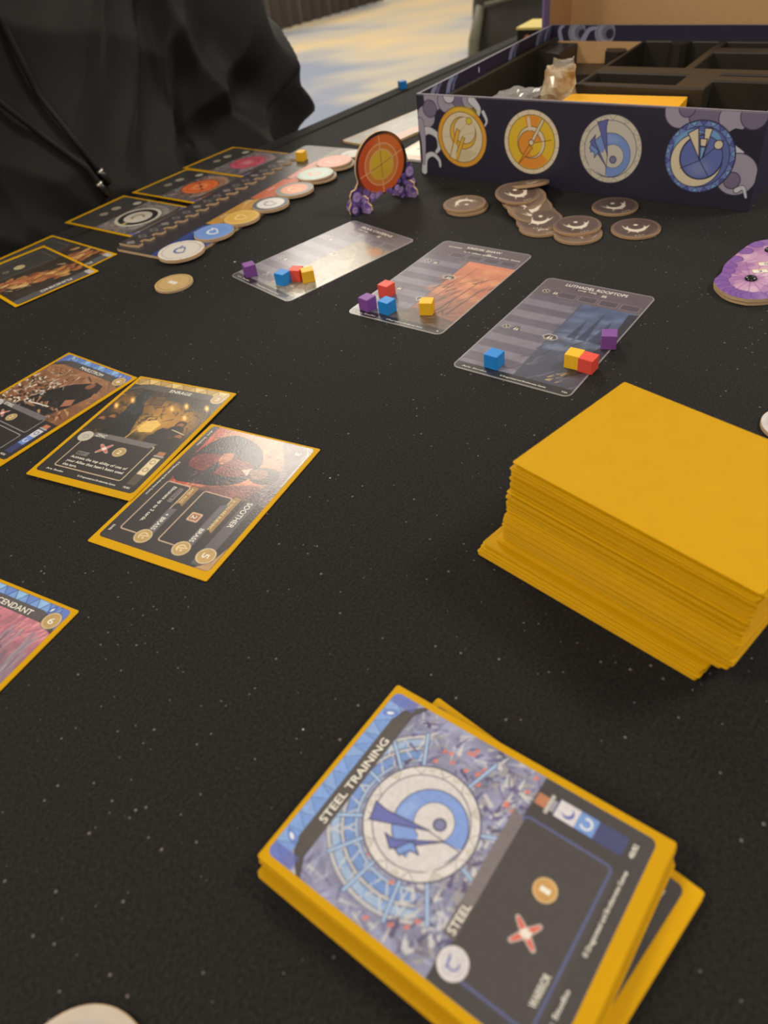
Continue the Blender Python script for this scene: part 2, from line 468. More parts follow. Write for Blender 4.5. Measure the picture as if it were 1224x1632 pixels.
def em_iron(cv, cx, cy, R):
    U = lambda x, y: (cx + x * R, cy + y * R); ln = (40, 38, 66)
    cv.circ(cx, cy, R, ln); cv.circ(cx, cy, R * .975, (112, 130, 190))
    for k in range(22):
        a = 2 * math.pi * k / 22
        cv.poly([(cx + R * .97 * math.cos(a), cy + R * .97 * math.sin(a)), (cx + R * .97 * math.cos(a + .22), cy + R * .97 * math.sin(a + .22)), (cx + R * .85 * math.cos(a + .11), cy + R * .85 * math.sin(a + .11))], (126, 168, 212) if k % 2 else (88, 96, 168), 1, ln, R * .01)
    cv.circ(cx, cy, R * .84, ln); cv.circ(cx, cy, R * .82, (96, 110, 172))
    cv.ell(*U(-.35, -.35), R * .45, R * .35, (118, 170, 214), -.6, .9)
    cv.ell(*U(.25, -.5), R * .3, R * .22, (118, 170, 214), .6, .9)
    cv.cres(*U(-.08, .1), R * .74, *U(.05, 0), R * .60, ln); cv.cres(*U(-.08, .1), R * .72, *U(.05, 0), R * .62, (222, 208, 176))
    cv.circ(*U(.05, 0), R * .6, ln); cv.circ(*U(.05, 0), R * .58, (98, 112, 176))
    cv.tex(.0, 4)
    cv.ell(*U(.05, .3), R * .3, R * .2, (140, 150, 190), 0, .6, R * .2)
    for a, b in (((.02, .08), (-.5, .35)), ((.02, .08), (.35, .52)), ((.02, .08), (.6, -.5))):
        cv.line([U(*a), U(*b)], R * .02, ln)
    for pts in ([(-.42, -.62), (-.15, -.78), (.0, .05)], [(.02, -.78), (.24, -.78), (.1, .0)], [(-.06, -.5), (.14, -.5), (.13, -.3), (-.02, -.3)]):
        cv.poly([U(*p) for p in pts], (222, 208, 176), 1, ln, R * .025)
    cv.poly([U(-.01, -.28), U(.12, -.28), U(.08, 0), U(.02, .08)], (126, 172, 214), 1, ln, R * .02)
    cv.circ(*U(.47, -.37), R * .135, ln); cv.circ(*U(.47, -.37), R * .11, (222, 208, 176))

def em_gold(cv, cx, cy, R):
    U = lambda x, y: (cx + x * R, cy + y * R); ln = (105, 70, 30)
    cv.circ(cx, cy, R, (40, 34, 40)); cv.circ(cx, cy, R * .975, (222, 160, 52))
    cv.ell(*U(.1, -.85), R * .5, R * .14, (222, 190, 60), 0, .8, R * .1)
    cv.circ(cx, cy, R * .83, ln); cv.circ(cx, cy, R * .81, (222, 206, 172))
    cv.poly([U(-.1, .3), U(.6, .45), U(.2, .8), U(-.3, .75)], (206, 192, 150), .8)
    cv.cres(*U(.05, -.15), R * .53, *U(.12, -.24), R * .42, ln); cv.cres(*U(.05, -.15), R * .51, *U(.12, -.24), R * .44, (226, 178, 60))
    for a, b in (((-.78, 0), (-.4, 0)), ((-.1, -.15), (.3, -.55)), ((.1, -.1), (.5, -.2)), ((-.2, -.8), (-.2, -.55))):
        cv.line([U(*a), U(*b)], R * .015, (190, 165, 120))
    for pts in ([(-.52, .68), (-.20, -.28), (-.08, -.22), (-.36, .74)], [(-.36, .74), (.02, -.04), (.12, .02), (-.22, .80)]):
        cv.poly([U(*p) for p in pts], (226, 178, 66), 1, ln, R * .02)
    cv.poly([U(-.50, .68), U(-.32, .2), U(-.2, .28), U(-.3, .76)], (222, 208, 176), 1)
    cv.circ(*U(.30, -.55), R * .12, (120, 95, 30)); cv.circ(*U(.30, -.55), R * .10, (222, 200, 60))

def em_compass(cv, cx, cy, R, rim=(222, 206, 178), a=(224, 186, 48), b=(226, 146, 52), ln=(110, 76, 30)):
    U = lambda x, y: (cx + x * R, cy + y * R)
    cv.circ(cx, cy, R, (40, 34, 40)); cv.circ(cx, cy, R * .975, rim)
    for k in range(14):
        an = 2 * math.pi * k / 14 + .1
        cv.line([(cx + R * .96 * math.cos(an), cy + R * .96 * math.sin(an)), (cx + R * .84 * math.cos(an), cy + R * .84 * math.sin(an))], R * .015, (180, 150, 110))
    cv.circ(cx, cy, R * .84, ln); cv.circ(cx, cy, R * .82, a)
    cv.poly([U(0, 0)] + [U(.8 * math.cos(t), .8 * math.sin(t)) for t in np.linspace(.7, 2.2, 9)], b)
    cv.poly([U(0, 0)] + [U(.8 * math.cos(t), .8 * math.sin(t)) for t in np.linspace(-1.9, -1.2, 6)], b)
    cv.circ(cx, cy, R * .5, ln); cv.circ(cx, cy, R * .48, rim); cv.circ(*U(-.05, .05), R * .42, ln); cv.circ(*U(-.05, .05), R * .40, b)
    cv.poly([U(0, 0)] + [U(.4 * math.cos(t), .4 * math.sin(t)) for t in np.linspace(-.2, 1.6, 9)], a)
    cv.line([U(.38, -.68), U(.02, -.02)], R * .12, ln); cv.line([U(.38, -.68), U(.02, -.02)], R * .08, rim)
    cv.line([U(-.12, -.72), U(-.06, -.4)], R * .1, rim)
    cv.poly([U(-.08, .08), U(.06, .16), U(-.45, .70)], b, 1, ln, R * .02)
    cv.line([U(.1, 0), U(.7, -.12)], R * .02, ln)
    cv.circ(cx, cy, R * .1, ln); cv.circ(cx, cy, R * .075, rim)

def cross_icon(cv, cx, cy, r, c=(206, 96, 84), edge=(190, 178, 168), rot=0.6):
    for k in range(4):
        a = rot + k * math.pi / 2
        e = (cx + r * math.cos(a), cy + r * math.sin(a))
        cv.line([(cx, cy), e], r * .62, edge, 1, r * .36)
    for k in range(4):
        a = rot + k * math.pi / 2
        e = (cx + r * .95 * math.cos(a), cy + r * .95 * math.sin(a))
        cv.line([(cx, cy), e], r * .42, c, 1, r * .2)
    cv.circ(cx, cy, r * .3, (222, 214, 205))

def coin_icon(cv, cx, cy, r, c=(178, 148, 92), rim=(205, 190, 160)):
    cv.circ(cx, cy, r, (60, 50, 38)); cv.circ(cx, cy, r * .96, rim); cv.circ(cx, cy, r * .84, c)
# ======================================================================= setting
M_MAT = bpy.data.materials.new('black_neoprene_cloth'); M_MAT.use_nodes = True
nt = M_MAT.node_tree; b = nt.nodes['Principled BSDF']
b.inputs['Roughness'].default_value = 0.85; b.inputs['Specular IOR Level'].default_value = 0.25
b.inputs['Sheen Weight'].default_value = 0.06; b.inputs['Sheen Roughness'].default_value = 0.4
tc = nt.nodes.new('ShaderNodeTexCoord')
nf = nt.nodes.new('ShaderNodeTexNoise'); nf.inputs['Scale'].default_value = 900; nf.inputs['Detail'].default_value = 4
cr1 = nt.nodes.new('ShaderNodeValToRGB')
cr1.color_ramp.elements[0].position = 0.35; cr1.color_ramp.elements[0].color = (0.0042, 0.0036, 0.0033, 1)
cr1.color_ramp.elements[1].position = 0.78; cr1.color_ramp.elements[1].color = (0.021, 0.0182, 0.0166, 1)
nl = nt.nodes.new('ShaderNodeTexNoise'); nl.inputs['Scale'].default_value = 9; nl.inputs['Detail'].default_value = 3
vo = nt.nodes.new('ShaderNodeTexVoronoi'); vo.inputs['Scale'].default_value = 70; vo.inputs['Randomness'].default_value = 1
lt = nt.nodes.new('ShaderNodeMath'); lt.operation = 'LESS_THAN'
sepc = nt.nodes.new('ShaderNodeSeparateColor')
rad = nt.nodes.new('ShaderNodeMath'); rad.operation = 'MULTIPLY'; rad.inputs[1].default_value = 0.075
pw = nt.nodes.new('ShaderNodeMath'); pw.operation = 'POWER'; pw.inputs[1].default_value = 7
vo2 = nt.nodes.new('ShaderNodeTexVoronoi'); vo2.inputs['Scale'].default_value = 380
lt2 = nt.nodes.new('ShaderNodeMath'); lt2.operation = 'LESS_THAN'
sep2 = nt.nodes.new('ShaderNodeSeparateColor')
pw2 = nt.nodes.new('ShaderNodeMath'); pw2.operation = 'POWER'; pw2.inputs[1].default_value = 5
rad2 = nt.nodes.new('ShaderNodeMath'); rad2.operation = 'MULTIPLY'; rad2.inputs[1].default_value = 0.2
mix1 = nt.nodes.new('ShaderNodeMix'); mix1.data_type = 'RGBA'; mix1.inputs[7].default_value = (0.42, 0.40, 0.37, 1)
mix2 = nt.nodes.new('ShaderNodeMix'); mix2.data_type = 'RGBA'; mix2.inputs[7].default_value = (0.13, 0.12, 0.11, 1)
L = nt.links.new
L(tc.outputs['Object'], nf.inputs['Vector']); L(tc.outputs['Object'], vo.inputs['Vector']); L(tc.outputs['Object'], vo2.inputs['Vector']); L(tc.outputs['Object'], nl.inputs['Vector'])
L(nf.outputs[0], cr1.inputs[0])
L(vo.outputs['Color'], sepc.inputs[0]); L(sepc.outputs[0], pw.inputs[0]); L(pw.outputs[0], rad.inputs[0]); L(vo.outputs['Distance'], lt.inputs[0]); L(rad.outputs[0], lt.inputs[1])
L(vo2.outputs['Color'], sep2.inputs[0]); L(sep2.outputs[0], pw2.inputs[0]); L(pw2.outputs[0], rad2.inputs[0]); L(vo2.outputs['Distance'], lt2.inputs[0]); L(rad2.outputs[0], lt2.inputs[1])
L(lt2.outputs[0], mix2.inputs[0]); L(cr1.outputs[0], mix2.inputs[6]); L(lt.outputs[0], mix1.inputs[0]); L(mix2.outputs[2], mix1.inputs[6]); L(mix1.outputs[2], b.inputs['Base Color'])
bp = nt.nodes.new('ShaderNodeBump'); bp.inputs['Strength'].default_value = 0.5; bp.inputs['Distance'].default_value = 0.0003
L(nf.outputs[0], bp.inputs['Height']); L(bp.outputs[0], b.inputs['Normal'])

EX = Vector((0.7075, 0.7067, 0)); EN = Vector((-0.7067, 0.7075, 0))   # along / across the table
TA = math.degrees(math.atan2(EX.y, EX.x))
EDGE = 620.0     # far long edge, measured along EN

def tp(s, n, z=0):
    v = EX * s + EN * n
    return (v.x, v.y, z)

# table, in its own frame (x along, y across)
tab = thing('folding_table', 'long folding table covered with taut black cloth', 'table', (0, 0, -740), TA)
S0, S1, N0 = -700, 1500, EDGE - 770
V, F = [], []
prof = [(N0, 700), (N0 - 4, 735), (N0, 738.5), (N0 + 8, 740), (EDGE - 27, 740), (EDGE - 25, 738.6), (EDGE - 23, 738.6), (EDGE - 21, 740), (EDGE - 6, 740), (EDGE - 2, 739.3), (EDGE, 737), (EDGE + 2, 728), (EDGE + 2, 700)]
for s in (S0, S1):
    for n, z in prof: V.append((s, n, z))
k = len(prof)
for i in range(k - 1): F.append((i, k + i, k + i + 1, i + 1))
F.append(tuple(range(k))); F.append(tuple(reversed(range(k, 2 * k)))); F.append((0, k - 1, 2 * k - 1, k))
mesh('cloth_cover', V, F, M_MAT, tab)
M_METAL = mat('grey_metal_leg', (90, 90, 92), 0.4, 0.8)
for s in (S0 + 120, S1 - 120):
    for n in (N0 + 90, EDGE - 90):
        Vt, Ft = tubeVF([(s, n, 0), (s, n, 699)], 14, 10)
        mesh('leg', Vt, Ft, M_METAL, tab, True)

# floor
M_FLOOR = bpy.data.materials.new('patterned_carpet'); M_FLOOR.use_nodes = True
nt = M_FLOOR.node_tree; b = nt.nodes['Principled BSDF']; b.inputs['Roughness'].default_value = 0.95
tc = nt.nodes.new('ShaderNodeTexCoord'); mp = nt.nodes.new('ShaderNodeMapping')
mp.inputs['Scale'].default_value = (0.30, 0.55, 1); mp.inputs['Rotation'].default_value = (0, 0, 0.0); mp.inputs['Location'].default_value = (0.55, -0.42, 0)
n1 = nt.nodes.new('ShaderNodeTexNoise'); n1.inputs['Scale'].default_value = 1.6; n1.inputs['Detail'].default_value = 3
n2 = nt.nodes.new('ShaderNodeTexNoise'); n2.inputs['Scale'].default_value = 7; n2.inputs['Detail'].default_value = 5
cr2 = nt.nodes.new('ShaderNodeValToRGB'); e = cr2.color_ramp.elements
e[0].position = 0.40; e[0].color = tuple(s2l((122, 130, 148))) + (1,)
e[1].position = 0.60; e[1].color = tuple(s2l((192, 170, 128))) + (1,)
x_ = cr2.color_ramp.elements.new(0.48); x_.color = tuple(s2l((164, 158, 146))) + (1,)
mx = nt.nodes.new('ShaderNodeMix'); mx.data_type = 'FLOAT'; mx.inputs[0].default_value = 0.2
L = nt.links.new
L(tc.outputs['Object'], mp.inputs[0]); L(mp.outputs[0], n1.inputs['Vector']); L(mp.outputs[0], n2.inputs['Vector'])
L(n1.outputs[0], mx.inputs[2]); L(n2.outputs[0], mx.inputs[3]); L(mx.outputs[0], cr2.inputs[0]); L(cr2.outputs[0], b.inputs['Base Color'])
fl = mesh('floor', [(-9000, -4000, -740), (9000, -4000, -740), (9000, 14000, -740), (-9000, 14000, -740)], [(0, 1, 2, 3)], M_FLOOR)
fl['kind'] = 'structure'; fl['label'] = 'beige and pale blue patterned carpet floor'

M_WALL = mat('hall_wallpaper', (150, 134, 112), .85, noise_amt=.12, noise_scale=3)
wl = box('wall_back', (-9000, 13000, -740, 9000, 13150, 3200), M_WALL); wl['kind'] = 'structure'; wl['label'] = 'plain tan wall far across the hall'
# dark pleated stage skirt far behind
M_SKIRT = mat('dark_brown_drape', (52, 42, 34), 0.9, sheen=0.2)
st = thing('stage_skirt', 'dark brown pleated cloth skirt standing on the carpet', 'drape', (-138, 6637, -740), 0)
d = Vector((742, 624, 0)).normalized(); nrm = Vector((-d.y, d.x, 0))
V, F = [], []
N = 180
for i in range(N + 1):
    t = -2600 + (2600 + 965) * i / N
    off = 22 * math.sin(i * 1.25) + 8 * math.sin(i * 2.9)
    p = d * t + nrm * off
    V += [(p.x, p.y, 0), (p.x, p.y, 620)]
for i in range(N): F.append((2 * i, 2 * i + 2, 2 * i + 3, 2 * i + 1))
n0 = len(V)
for i in range(N + 1):
    t = -2600 + (2600 + 965) * i / N
    p = d * t + nrm * 90
    V += [(p.x, p.y, 0), (p.x, p.y, 620)]
for i in range(N):
    F.append((n0 + 2 * i, n0 + 2 * i + 1, n0 + 2 * i + 3, n0 + 2 * i + 2)); F.append((2 * i + 1, 2 * i + 3, n0 + 2 * i + 3, n0 + 2 * i + 1))
F.append((0, 1, n0 + 1, n0)); F.append((2 * N, n0 + 2 * N, n0 + 2 * N + 1, 2 * N + 1))
mesh('pleated_cloth', V, F, M_SKIRT, st, True)
p0 = d * -2620; p1 = d * 975
q0 = p0 + nrm * 600; q1 = p1 + nrm * 600
V = [(p0.x - nrm.x * 30, p0.y - nrm.y * 30, 620), (p1.x - nrm.x * 30, p1.y - nrm.y * 30, 620), (q1.x, q1.y, 620), (q0.x, q0.y, 620)]
V += [(a, b_, 640) for a, b_, c in V]
mesh('platform_top', V, [(0, 3, 2, 1), (4, 5, 6, 7), (0, 1, 5, 4), (1, 2, 6, 5), (2, 3, 7, 6), (3, 0, 4, 7)], M_SKIRT, st)

# ======================================================================= sleeved cards
def sleeve_mesh(name, wd=66.0, hg=91.0, t=0.56, mt_=None):
    pts = rrect(wd, hg, 0.8, 2); ins = rrect(wd - 0.5, hg - 0.5, 0.6, 2)
    n = len(pts); V = []
    for P, z in ((ins, 0.0), (pts, t * 0.3), (pts, t * 0.7), (ins, t)):
        V += [(p[0] * MM, p[1] * MM, z * MM) for p in P]
    F = [tuple(reversed(range(n)))]
    for k_ in range(3):
        for i in range(n):
            j = (i + 1) % n
            F.append((k_ * n + i, k_ * n + j, (k_ + 1) * n + j, (k_ + 1) * n + i))
    F.append(tuple(3 * n + i for i in range(n)))
    me = bpy.data.meshes.new(name); me.from_pydata(V, [], F); me.materials.append(mt_ or M_YEL)
    return me
SLEEVE = sleeve_mesh('sleeve')
SLEEVE_L = sleeve_mesh('sleeve_landscape', 91.0, 66.0)
SLEEVE_D = sleeve_mesh('sleeve_deck', 91.0, 66.0, 0.5)

def sleeved(label, x, y, deg, z, cv, group=None, tilt=None, shift=(0, 0.9), land=False, name='sleeved_card'):
    root = thing(name, label, 'card', (x, y, z), deg, group)
    if tilt: root.rotation_euler = (tilt[0], tilt[1], math.radians(deg))
    o = bpy.data.objects.new('sleeve', SLEEVE_L if land else SLEEVE); link(o, root)
    face = print_sheet('printed_face', cv, P_SLEEVED, root, rad=2.2, origin=(shift[0] * 1.5, shift[1] * 1.5, 0.6))
    face.scale = (.978, .978, 1)
    return root, face

FW, FH = 62.6, 87.2     # printed card inside the sleeve

# ---- "training" template shared by the blue deck card and the three cards at the far side
def training_canvas(res, accent, accent2, bgcols, emblem, seed, lum=(176, 176, 180)):
    cv = Cv(FW, FH, res, bgcols[0], seed)
    cx, cy = 31.6, 31.2
    cv.tex(.25, 8)
    cv.strokes(int(500 if res > 3 else 150), 0, 10, FW, 54, bgcols, 4.5, 1.0, 0.8, 1.2, .75)
    # rings of tracery round the wheel
    for r, wd, c in ((26.5, 1.2, lum), (24.6, 2.4, accent2), (22.6, .9, lum), (20.6, 2.6, accent), (18.6, 1.0, accent2)):
        cv.ring(cx, cy, r, wd + .5, (70, 68, 92), .8, 150, 330); cv.ring(cx, cy, r, wd, c, .9, 150, 330)
    for k in range(30):
        a = math.radians(150 + k * 6)
        for r0, r1 in ((23, 26), (19, 22)):
            b0 = a + (0.07 if k % 2 else -0.07)
            cv.line([(cx + r0 * math.cos(a), cy + r0 * math.sin(a)), (cx + r1 * math.cos(b0), cy + r1 * math.sin(b0))], .45, lum if k % 3 else accent)
    # rocky debris low in the picture
    cv.strokes(int(160 if res > 3 else 50), 2, 40, FW - 3, 54, [lum, (150, 148, 150), (110, 106, 120), (190, 188, 186), (84, 78, 108)], 3, 1.5, .5, 1.0, .9)
    cv.strokes(60, 40, 14, FW - 1, 50, [(74, 66, 106), lum, (96, 88, 132), (140, 138, 150)], 4, 1.3, .9, .8, .9)
    for k in range(26):
        x = cv.rng.choice([cv.rng.uniform(1, 20), cv.rng.uniform(46, 61)]); y = cv.rng.uniform(24, 52)
        cv.ell(x, y, .9, .6, (208, 120, 104), .7, .85)
    for k, a in enumerate((-165, -140, -118, -80, -55, -32, 20, 70, 105, 140, 165)):
        a = math.radians(a)
        e_ = (cx + 28 * math.cos(a), cy + 26 * math.sin(a)); s_ = (cx + 17 * math.cos(a), cy + 17 * math.sin(a))
        cv.line([s_, e_], 1.35, (72, 80, 120)); cv.line([s_, e_], .9, accent2)
    emblem(cv, cx, cy, 17.0)
    # title band with stained glass above
    cv.rect(0, 0, FW, 5.6, accent)
    for k in range(13):
        x = k * 5.1 - 1
        dxx = cv.rng.uniform(-2.2, 2.2)
        cv.poly([(x, 0), (x + 5.1, 0), (x + 2.6 + dxx, 5.6)], tuple(int(a_ * .5 + b_ * .5) for a_, b_ in zip(accent, accent2)) if k % 2 else tuple(min(255, v + 14) for v in accent), .7, tuple(int(v * .75) for v in accent), .2)
    cv.poly([(0, 11.5), (5, 6.4), (9.5, 4.9), (53, 4.9), (58, 6.4), (FW, 11.5), (FW, 12.5), (58, 9.6), (5, 9.6), (0, 12.5)], (76, 70, 68), 1, (46, 44, 48), .35)
    cv.rect(8, 4.7, 54, 9.8, (78, 72, 70))
    for x in (7.5, 55):
        cv.ell(x, 3.0, 1.0, 2.6, (94, 118, 190), .5 if x < 30 else -.5); cv.ell(x, 3.0, .5, 1.2, (225, 228, 235), .5 if x < 30 else -.5)
    for x0, x1 in ((0, 4), (FW - 4, FW)):
        cv.rect(x0, 0, x1, 9, (88, 96, 170), .5, .7)
    # text box
    cv.rect(0, 54.2, FW, FH, (62, 58, 58))
    cv.rect(4.5, 54.6, 49.5, 82, (68, 63, 62), 1.5)
    cv.frame(4.5, 54.6, 49.5, 80.2, .8, (84, 88, 128), 1.6)
    cv.poly([(11, 52.0), (50, 51.0), (47.5, 54.9), (11, 55.4)], (116, 108, 110)); cv.poly([(11, 52), (20, 51.8), (20, 55.2), (11, 55.4)], (96, 90, 92))
    coin_icon(cv, 6.6, 58.0, 4.2, (196, 192, 196), (214, 210, 212)); cv.ring(6.6, 58.2, 1.4, .45, (96, 104, 168), 1, 60, 300); cv.line([(5, 57), (8, 56.4)], .4, (96, 104, 168))
    coin_icon(cv, 34.6, 68.4, 3.4, (190, 146, 84), (206, 176, 128))
    cross_icon(cv, 22.7, 69.2, 4.0)
    # vial at the side
    cv.rect(54.0, 54.6, 57.6, 58.0, (176, 116, 84), .5); cv.rect(52.8, 58, 59, 59.2, (180, 176, 172), .4); cv.rect(54.2, 59, 57.8, 60.6, (150, 150, 156), .3)
    cv.rect(53.4, 60.4, 59.2, 80.8, (64, 68, 110), .9)
    cv.rect(53.6, 60.8, 59.0, 67.0, (206, 202, 206), .3); cv.rect(53.6, 67.0, 59.0, 72.4, accent, .3)
    cv.cres(56.3, 64.2, 1.7, 56.9, 63.6, 1.5, (96, 104, 170)); cv.ring(56.3, 69.6, 1.5, .6, (225, 225, 228), 1, 330, 240)
    cv.tex(.05, 60, None, 2)
    return cv

def training_text(face, cv, full=True):
    text(face, cv, '82', 55.2, 58.4, 84.2, 1.5)

cvS = training_canvas(4.4, (112, 146, 206), (156, 182, 214), [(134, 136, 164), (108, 106, 146), (164, 168, 188), (140, 152, 192), (188, 188, 190), (92, 88, 122)], em_steel, 3, (192, 192, 194))
# the small working pile: fifteen sleeves in three loose bundles
def back_canvas(seed):
    cv = Cv(FW, FH, 1.6, (58, 54, 54), seed); cv.tex(.08, 20)
    cv.frame(4.5, 54.6, 49.5, 80.2, .9, (140, 132, 128), 2.0); cv.rect(5.5, 10, 57, 52, (84, 84, 110)); cv.tex(.2, 10)
    return cv
cvB = back_canvas(5)
z = 0.12
T = 0.62
lowface = None
def plain_sleeve(label, x, y, deg, z, group, tx=0.0):
    o = bpy.data.objects.new('sleeved_card', SLEEVE); o.location = (x * MM, y * MM, z * MM); o.rotation_euler = (tx, 0, math.radians(deg))
    link(o); tag(o, label, 'card', group)
    return o
rj = random.Random(4)
for i in range(15):
    last = i == 14
    if i < 5: px, py, dg = 12.9, 81.2, 40.3
    elif i < 9: px, py, dg = 6.4, 82.1, 47.4
    else: px, py, dg = 7.4, 84.7, 47.48
    if i not in (4, 14): px += rj.uniform(-.35, .35); py += rj.uniform(-.35, .35); dg += rj.uniform(-.35, .35)
    if i == 14:
        root, face = sleeved('yellow sleeved card on top of small pile, blue wheel emblem, white crescent', px, py, dg, z, cvS)
        text(face, cvS, 'STEEL TRAINING', 15.5, 46.8, 8.7, 2.6); text(face, cvS, 'STEEL', 12.0, 20.4, 54.9, 2.4)
        text(face, cvS, '1', 33.9, 35.3, 69.8, 2.9); text(face, cvS, '2', 21.6, 23.8, 70.5, 2.6)
        text(face, cvS, 'WARRIOR', 9.6, 17.8, 79.0, 2.0)
        text(face, cvS, '\u00a9 Dragonsteel and Brotherwise Games', 26.2, 50.6, 84.0, 1.25); text(face, cvS, 'Art: Studio', 5.0, 17.6, 84.0, 1.25)
        text(face, cvS, '48/82', 54.4, 58.6, 83.6, 1.4)
    elif i == 4:
        root, face = sleeved('yellow sleeved card twisted out under the small pile, dark text corner showing', px, py, dg, z, cvB)
        text(face, cvB, '\u00a9 Dragonsteel and Brotherwise Games', 26.2, 50.6, 84.0, 1.25); text(face, cvB, '49/82', 54.4, 58.6, 83.6, 1.4)
    else:
        g = 'cards of the small face-up pile'
        plain_sleeve('yellow sleeved card inside the small face-up pile under the blue wheel card', px, py, dg, z, g)
    z += T + (0.5 if i == 8 else 0.06 if i in (4, 13) else 0.0)

# ---- tall face-down deck
DX, DY, DA = 100.5, 182.9, -54.05
ca, sa = math.cos(math.radians(DA)), math.sin(math.radians(DA))
rj = random.Random(11)
z = 0.1; n_deck = 72
drift = 0.0
for i in range(n_deck):
    f = i / (n_deck - 1)
    if i < 3: u, v, dg = -10.4, -7.4, 3.0
    elif i < 6: u, v, dg = -9.8, -6.4, 3.0
    elif i < 10: u, v, dg = -9.0, -5.2, 2.9
    else:
        q_ = 1 - (i - 10) / (n_deck - 11)
        u, v, dg = -3.0 * q_ + .3 * math.sin(i * .4) - (2.4 if i < 14 else 0), -2.2 * q_, 2.6 * q_ ** 1.2
    u += rj.uniform(-.6, .6); v += rj.uniform(-.7, .5) * (1.6 if i % 6 == 2 else 1); dg += rj.uniform(-.3, .3)
    if i == n_deck - 1: u, v, dg = 0.2, 0.0, 0.0
    if i == n_deck - 2: u, v, dg = 1.2, 0.9, .2
    x = DX + u * ca - v * sa; y = DY + u * sa + v * ca
    lab = 'yellow sleeved card inside the tall face-down deck'; g = 'cards of the tall face-down deck'
    if i < 10: lab = 'yellow sleeved card jutting out at the base of the tall face-down deck'; g = 'slipped cards at the base of the tall deck'
    if i == n_deck - 1: lab = 'plain yellow sleeved card lying on top of the tall face-down deck'; g = None
    o = bpy.data.objects.new('sleeved_card', SLEEVE_D)
    o.location = (x * MM, y * MM, z * MM)
    o.rotation_euler = (0, 0, math.radians(DA + dg))
    link(o); tag(o, lab, 'card', g)
    z += 0.622 + (0.12 if i % 9 == 3 else 0) - (0.014)
    if i == n_deck - 2: z += 0.5

